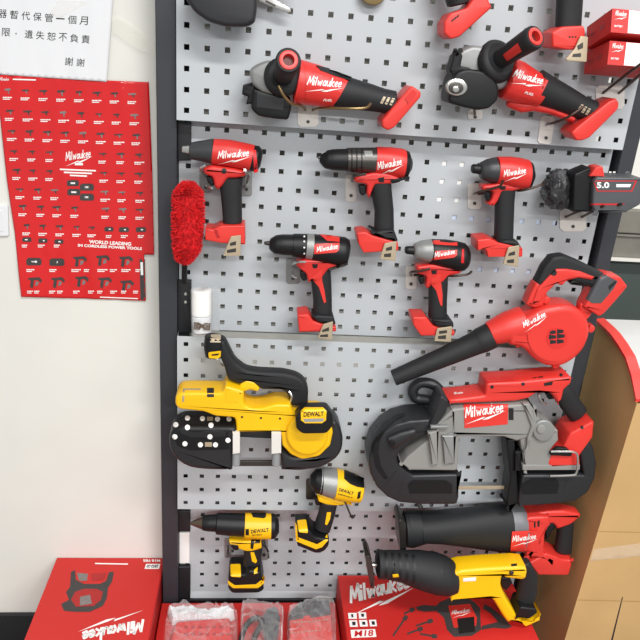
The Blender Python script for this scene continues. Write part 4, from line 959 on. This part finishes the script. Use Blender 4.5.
bat = [(73, 183, 6), (87, 187, 7), (74, 192, 6.5), (87, 197, 7), (109, 229, 4.5), (124, 229.5, 5), (141, 229.5, 5), (27, 239.5, 4.5), (43, 240.5, 4.5), (59, 241.5, 4.5), (34, 261.5, 7.5), (57, 262, 7.5)]
for x, y, s in bat: patch(ps, 'battery_picture', [(x - s, y - s * .25), (x - s * .7, y - s * .5), (x + s * .7, y - s * .5), (x + s, y - s * .25), (x + s, y + s * .35), (x + s * .8, y + s * .5), (x - s * .8, y + s * .5), (x - s, y + s * .35)], PT, GINK, .9, 6, skirt=0)
cp += [[(x - s * .45, y - s * .12), (x + s * .4, y - s * .1), (x + s * .4, y + s * .15), (x - s * .45, y + s * .12)] for x, y, s in bat]
for x in (27, 43, 59): capt(x - 2, 244.5, 6, x)
for x, w_ in ((30, 7), (53, 7), (76, 9), (87, 6), (102, 9), (113, 6), (126, 9), (138, 5)): capt(x, 269, w_, x)
for x, y in ((35, 282), (58, 282), (82, 281), (105, 282), (127, 285), (80, 261), (103, 260), (126, 261)):
    k += 1; s = 8; ic.append([(x - 7, y - 4), (x + 4, y - 5), (x + 7, y - 2), (x + 6, y + 1), (x + 3, y - 2), (x - 6, y - 2)]); ic.append([(x - 4, y - 2), (x - 1, y - 2), (x - 2, y + 6), (x - 5, y + 5)]); icl.append([(x + 1, y - 1), (x + 4, y), (x + 3, y + 3), (x, y + 4)])
for x in (30, 37, 52, 60, 76, 91, 100, 113, 124, 136): capt(x, 290.5, 5.5, x)
patches(ps, 'tool_picture', ic, PT, GINK, .8); patches(ps, 'tool_picture', icl, PT, MINK, .85); patches(ps, 'caption', cp, PT, WHITE, .9)
text(ps, 'WORLD LEADING', (89, 243.3), (131, 245.8), 3.6, PT, WHITE, .04, t=.9)
text(ps, 'IN CORDLESS POWER TOOLS', (78, 246.5), (142, 250), 2.8, PT, WHITE, .04, t=.9)
patch(ps, 'dark_strip', [(139.5, 259), (144.8, 259.2), (146, 300), (140.5, 299.7)], PT, GINK, .7, 6)
patch(ps, 'white_mark', [(140.5, 262), (143, 262), (143.4, 275), (141, 275)], PT, WHITE, 1, 6)
nt_ = thing('notice', 'white paper notice with black Chinese writing at the top left', 'notice', W(50, 30, -55))
ng = part(nt_, 'sheet', sheet([(-14, -8), (114, -8), (112, 20), (107.5, 81.5), (-14, 73.5)], 4.5, .003, 6, 5), PAPER, angle=180)
NT = bvh([ng])
def cn(s, cx0, cy0, cx1, cy1, sz):
    for i, ch in enumerate(s):
        q = i / max(1, len(s) - 1); x = cx0 + (cx1 - cx0) * q; y = cy0 + (cy1 - cy0) * q
        if ch == '，':
            patch(nt_, 'character', [(x - 2, y), (x - .5, y), (x - 1.2, y + 2)], NT, INK, .5, skirt=0); continue
        hh = 1.2 if ch == '一' else sz
        text(nt_, ch, (x - sz / 2, y + hh / 2), (x + sz / 2, y + hh / 2 + .4), hh, NT, INK, .0, name='character', t=.5)
cn('器暫代保管一個月', 2.5, 13.5, 83.5, 20.5, 8.4)
cn('限，遺失恕不負責', 6, 32, 85.5, 39, 8.2)
cn('謝謝', 69, 61.2, 80.5, 62.2, 8)
for poly, lab in (([(112, 18), (122, 16), (157, 42), (157, 56), (140, 50), (114, 32)], 'clear crumpled tape strip right of the white notice'), ([(60, 0), (90, 2), (60, 18), (50, 14)], 'clear tape strip across the top of white notice')):
    g = sheet(poly, 6, .004, 3, 8)
    single('tape_strip', g, TAPE, lab, 'tape')
t = thing('switch_plate', 'pale wall switch plate at the left edge of the picture', 'switch', W(-5, 221, -55))
sp = sl(t, 'plate', [(-26, 205), (8.5, 204.5), (9.5, 236), (-26, 237)], -55, -48, PAPER, 2, 2)
patch(t, 'rocker', [(-20, 211), (3, 211), (4, 231), (-20, 231)], sp, PAPER, 1.5, 6)

# ================================================================ boxes at the foot of the rack
t = thing('saw_carton', 'flat red carton with band saw picture lying at the foot of the left wall', 'box', G(-200, -1400, 120))
b1 = part(t, 'carton', box(-342, -66, -1400, -1122, -53, 330, 2), CARD, False)
part(t, 'side_panel', box(-66.5, -64, -1398, -1124, -52, 329, .3), CARDD, False)
BT = bvh([b1])
patch(t, 'saw_picture', [(69, 600), (66, 592), (70, 587), (71, 572), (75, 570), (76, 580), (84, 584), (100, 584), (106, 581), (109, 572), (114, 572), (112, 582), (108, 588), (107, 598), (103, 606), (90, 612), (76, 612), (64, 611), (61, 604)], BT, GINK, .4, 5, skirt=0)
patch(t, 'picture_window', [(71, 600), (75, 592), (84, 589), (97, 589), (103, 592), (101, 600), (94, 606), (76, 607)], BT, CARDD, .7, 5, skirt=0)
patch(t, 'picture_motor', [(80, 597), (90, 595), (92, 604), (80, 606)], BT, MINK, .9, 5, skirt=0)
patch(t, 'picture_body', [(77, 573), (88, 574), (87, 581), (79, 581)], BT, MINK, .7, 5, skirt=0)
patch(t, 'picture_handle', [(91, 574), (107, 573), (104, 580), (92, 581)], BT, CARDD, .7, 5, skirt=0)
logo(t, (143, 620), (82, 632), 11, BT, t=.5, up=(2.5, 13), w=.2)
patches(t, 'print', [[(95, 563), (128, 563.6), (128, 564.8), (95, 564.2)]], BT, WHITE, .4)
text(t, 'M18 FBS', (160, 559.5), (143, 559.5), 2.6, BT, WHITE, .03, up=(.3, 2))
lb = patch(t, 'model_label', [(146, 564), (160.5, 564), (159, 569), (144.5, 569)], BT, WHITE, .4, 5, skirt=0)
text(t, '2832-20', (158.5, 565), (147, 565), 3, BT, INK, .03, up=(-.5, 2), t=.9)
t = thing('display_carton', 'large flat red carton with pistol tool picture under yellow reciprocating saw', 'box', G(625, -1400, 150))
b2 = part(t, 'carton', box(396, 867, -1400, -1127, 6, 420, 2), CARD, False)
BT = bvh([b2])
logo(t, (351, 602.5), (410, 587.5), 15, BT, t=.5, bolt_gap=.25, w=.19)
lb = [[(348, 613), (356.5, 613), (357, 619), (348.6, 619)], [(358.5, 612.5), (366, 612.5), (366.6, 618.6), (359, 618.8)], [(349, 620.5), (357, 620.3), (358, 627), (350, 627)], [(359, 620.2), (367, 620), (368, 626.6), (360, 626.8)], [(369, 620), (376, 619.8), (377, 626.3), (370, 626.6)], [(350.5, 630), (375, 629.2), (376.5, 637), (351.5, 638)]]
patches(t, 'icon_square', lb, BT, WHITE, .4)
patches(t, 'icon_print', [[(351, 614.5), (353, 614.5), (353.5, 617.5), (351.5, 617.5)], [(361, 614), (364, 614), (364, 617), (361.5, 617)], [(352, 622), (355.5, 622), (355.5, 625.5), (352.5, 625.5)], [(362, 622), (365, 622), (365.5, 625), (362.5, 625)], [(371.5, 621.5), (374.5, 621.5), (375, 625), (372, 625)]], BT, INK, .9)
text(t, 'M18', (354.5, 637), (373.5, 636.2), 6.2, BT, REDINK, .02, .1, t=.9)
patch(t, 'tool_picture', [(416, 607), (424, 605), (436, 606), (440, 602), (450, 598), (466, 597), (474, 602), (480, 608), (481, 630), (472, 636), (454, 637), (447, 630), (444, 618), (436, 611), (424, 612), (417, 610)], BT, GINK, .5, 6, skirt=0)
patch(t, 'picture_body', [(448, 606), (470, 604), (477, 618), (476, 626), (454, 628)], BT, REDL, .8, 6, skirt=0)
logo(t, (452, 615), (470, 612), 4, BT, t=1.1)
patch(t, 'picture_battery', [(457, 619), (474, 617), (475, 632), (459, 634)], BT, INK, 1.1, 6, skirt=0)
patch(t, 'picture_handle', [(484, 604), (492, 608), (504, 618), (512, 627), (506, 629), (494, 628), (481, 630), (482, 626), (498, 622), (490, 613), (483, 609)], BT, GINK, .5, 6, skirt=0)
pics = []
for (xa, ya, xb, yb) in ((393, 636, 404, 620), (416, 626, 428, 622), (407, 634, 418, 630), (420, 634, 432, 636), (404, 614, 410, 611)):
    d = (Vector((xb, yb)) - Vector((xa, ya))).normalized(); n = Vector((-d.y, d.x)) * .9; a = Vector((xa, ya)); b_ = Vector((xb, yb))
    pics += [[a + n, a - n, b_ - n, b_ + n], [b_ + n * 2.6, b_ - n * 2.6, b_ + d * 5 - n * 2, b_ + d * 5 + n * 2]]
patches(t, 'small_tool_picture', pics, BT, GINK, .5)

t = thing('parts_carton', 'low red carton under bags between the two picture cartons', 'box', G(165, -1400, 150))
b3 = part(t, 'carton', box(-61, 393, -1400, -1196, 30, 420, 2), CARD, False)
BT3 = bvh([b3]); HT = -1196
def onbox(x, y, up):                             # pixel -> point at height up (mm)
    d = ray(x, y); s = ((up / 1000 + UP0) - CAM.z) / d.z; return CAM + d * s
def flat(poly, z0, z1, bev=3, rnd=2):            # tray-like solid lying on a carton, outlined in plan
    pts = [onbox(p.x, p.y, z1) for p in (fillet(poly, rnd) if rnd else [Vector(q) for q in poly])]
    N = len(pts); c = sum(pts, Vector()) / N; vs_, fs = [], []
    for (z, s) in ((z0, 1), (z1 - bev, 1), (z1, .97)):
        for p in pts: q = c + (p - c) * s; vs_.append(Vector((q.x, q.y, z / 1000 + UP0)))
    for k_ in range(2):
        for i in range(N): j = (i + 1) % N; fs.append((k_ * N + i, k_ * N + j, (k_ + 1) * N + j, (k_ + 1) * N + i))
    fs.append(tuple(range(N))[::-1]); fs.append(tuple(2 * N + i for i in range(N)))
    return vs_, fs
def bag(poly, z, amp, seed, dens=4):
    from mathutils import noise
    p2, fs, be = tri2d(poly, dens); bset = {i for e in be for i in e}; ws = []
    for i, p in enumerate(p2):
        q = onbox(p.x, p.y, z); a = noise.noise(Vector((q.x * 22, q.y * 22, seed))) + .6 * noise.noise(Vector((q.x * 60, q.y * 60, seed + 3))) + .35 * abs(noise.noise(Vector((q.x * 130, q.y * 130, seed))))
        ws.append(q + Vector((0, 0, amp * (a + .45))) if i not in bset else q + Vector((0, 0, -.022 + amp * .2 * a)))
    return ws, fs
t = thing('bagged_kit', 'clear plastic bag with red plastic tray near the left end of the low carton', 'bag', G(20, HT, 120), 'bagged parts on the low carton')
tr = part(t, 'tray', flat([(176, 622), (212, 619), (230, 618), (233, 648), (168, 650)], HT, HT + 22), RED)
patches(t, 'tray_hole', [[(184 + 7 * i, 626 + 7 * j), (188 + 7 * i, 625.7 + 7 * j), (188.5 + 7 * i, 628.4 + 7 * j), (184.5 + 7 * i, 628.7 + 7 * j)] for i in range(7) for j in range(2)], tr, CARDD, .4)
part(t, 'packing_paper', bag([(168, 609), (182, 606), (208, 610), (230, 608), (235, 613), (222, 619), (196, 617), (172, 618)], HT + 24, .012, 2, 3), PAPER)
part(t, 'film', bag([(167, 606), (190, 606), (214, 607), (234, 605), (238, 612), (238, 655), (162, 655), (164, 622)], HT + 36, .022, 5, 3), FILM)
t = thing('bagged_kit', 'clear plastic bag with black looped strap in the middle of low carton', 'bag', G(190, HT, 120), 'bagged parts on the low carton')
part(t, 'strap', tube3(smooth_path([onbox(*p) for p in ((240, 648, HT + 20), (243, 632, HT + 26), (250, 621, HT + 34), (258, 618, HT + 36), (262, 624, HT + 34), (256, 634, HT + 26), (252, 648, HT + 20))], 4), 7, 10), BLK)
part(t, 'grey_part', crumple(flat([(262, 616), (268, 608), (277, 606), (280, 616), (278, 636), (266, 646)], HT, HT + 30, 8, 4), .004, 4), GREYC)
part(t, 'film', bag([(241, 606), (247, 601), (262, 604), (274, 608), (282, 606), (284, 614), (282, 655), (240, 655)], HT + 42, .026, 9, 3), FILM)
t = thing('bagged_kit', 'clear plastic bag with red case and dark compartments beside the display carton', 'bag', G(330, HT, 120), 'bagged parts on the low carton')
cs = part(t, 'case', flat([(290, 617), (331, 612), (334, 650), (289, 652)], HT, HT + 34), REDL)
part(t, 'compartment', flat([(308, 601), (329, 600), (331, 612), (311, 615)], HT + 10, HT + 44, 3, 1), GREYC)
part(t, 'compartment', flat([(291, 611), (303, 610), (304, 616), (291, 618)], HT + 30, HT + 42, 3, 1), GREYC)
patches(t, 'stitch', [[(290 + 3.6 * i, 622.5 - .3 * i), (292 + 3.6 * i, 622.3 - .3 * i), (292 + 3.6 * i, 623.3 - .3 * i), (290 + 3.6 * i, 623.5 - .3 * i)] for i in range(11)] + [[(290 + 3.6 * i, 632.5 - .3 * i), (292 + 3.6 * i, 632.3 - .3 * i), (292 + 3.6 * i, 633.3 - .3 * i), (290 + 3.6 * i, 633.5 - .3 * i)] for i in range(9)], cs, CLIP, .5)
part(t, 'grey_wrap', bag([(289, 612), (298, 604), (316, 599), (322, 606), (306, 610), (291, 617)], HT + 46, .014, 11, 3), GREYC)
part(t, 'film', bag([(288, 610), (302, 600), (318, 596), (334, 595), (336, 612), (338, 655), (287, 655)], HT + 58, .02, 13, 3), FILM)

# ================================================================ tall brown carton at the right
t = thing('tall_carton', 'tall brown corrugated carton standing right of the rack', 'box', G(1190, -1400, 60))
def extr(poly, x0, x1):                          # (out, up) outline extruded along the wall direction
    N = len(poly); vs_ = [G(x0, u, o) for o, u in poly] + [G(x1, u, o) for o, u in poly]
    fs = [(i, (i + 1) % N, N + (i + 1) % N, N + i) for i in range(N)]
    for t in tessellate_polygon([[Vector((o, u, 0)) for o, u in poly]]): fs.append(tuple(t)); fs.append(tuple(N + i for i in t))
    return vs_, fs
prof = [(-62, -396), (-10, -398), (22, -401), (62, -410), (103, -423), (140, -448), (180, -488)]
fo = lambda u: 178 - (-490 - u) * 38 / 910       # the carton leans: its front face comes forward towards the top
lw_ = part(t, 'left_wall', extr([(-58, -1400), (-58, -404)] + [(o, u - 8) for o, u in prof[1:-1]] + [(fo(-500) - 5.2, -500), (fo(-1400) - 5.2, -1400)], 982, 987), KRAFT, False)
fw_ = part(t, 'front_wall', extr([(fo(-500) - 5, -500), (fo(-500), -500), (fo(-1400), -1400), (fo(-1400) - 5, -1400)], 982, 1400), KRAFT, False)
part(t, 'rear_wall', box(987, 1400, -1400, -410, -58, -53, 1), KRAFT, False)
part(t, 'right_wall', extr([(-53, -1400), (-53, -410)] + [(o, u - 8) for o, u in prof[1:-1]] + [(fo(-500) - 6, -500), (fo(-1400) - 6, -1400)], 1394, 1400), KRAFT, False)
FT = bvh([fw_])
patches(t, 'crease', [[(599, 531), (760, 535), (760, 535.8), (599, 531.8)], [(578, 599.5), (755, 604), (755, 605), (578, 600.3)]], FT, mat('card_crease', '#a5844f', .8), .3)
patch(t, 'packing_tape', [(593.5, 549), (640, 543), (755, 540), (755, 553), (640, 556), (590, 561)], FT, TAPE, .8, 8)
part(t, 'slit', patch_geo([(611, 640), (622, 597), (623, 597), (612.5, 641)], FT, .3, 6, 0, 0), FRAMED)
# curved printed sheet resting across the carton's open top
def strip(x0, x1, th=4):
    vs_, fs = [], []
    pr = []
    for i in range(len(prof) - 1):
        for k_ in range(3): q = k_ / 3; pr.append((prof[i][0] + (prof[i + 1][0] - prof[i][0]) * q, prof[i][1] + (prof[i + 1][1] - prof[i][1]) * q))
    pr.append(prof[-1])
    for (o_, u_) in pr: vs_ += [G(x0, u_, o_), G(x1, u_ + 3, o_), G(x1, u_ - th + 3, o_), G(x0, u_ - th, o_)]
    for i in range(len(pr) - 1):
        for k_ in range(4): j = (k_ + 1) % 4; fs.append((i * 4 + k_, i * 4 + j, (i + 1) * 4 + j, (i + 1) * 4 + k_))
    fs.append((0, 1, 2, 3)); fs.append(tuple(len(vs_) - 4 + i for i in range(4)))
    return vs_, fs
t = thing('printed_sheet', 'curved white card sheet with red edge lying over the tall carton', 'card sheet', G(1190, -400, 60))
part(t, 'sheet', strip(999, 1410), mat('coated_card', '#c4c4c2', .5), True)
part(t, 'red_edge', strip(976, 999, 7), REDL, True)
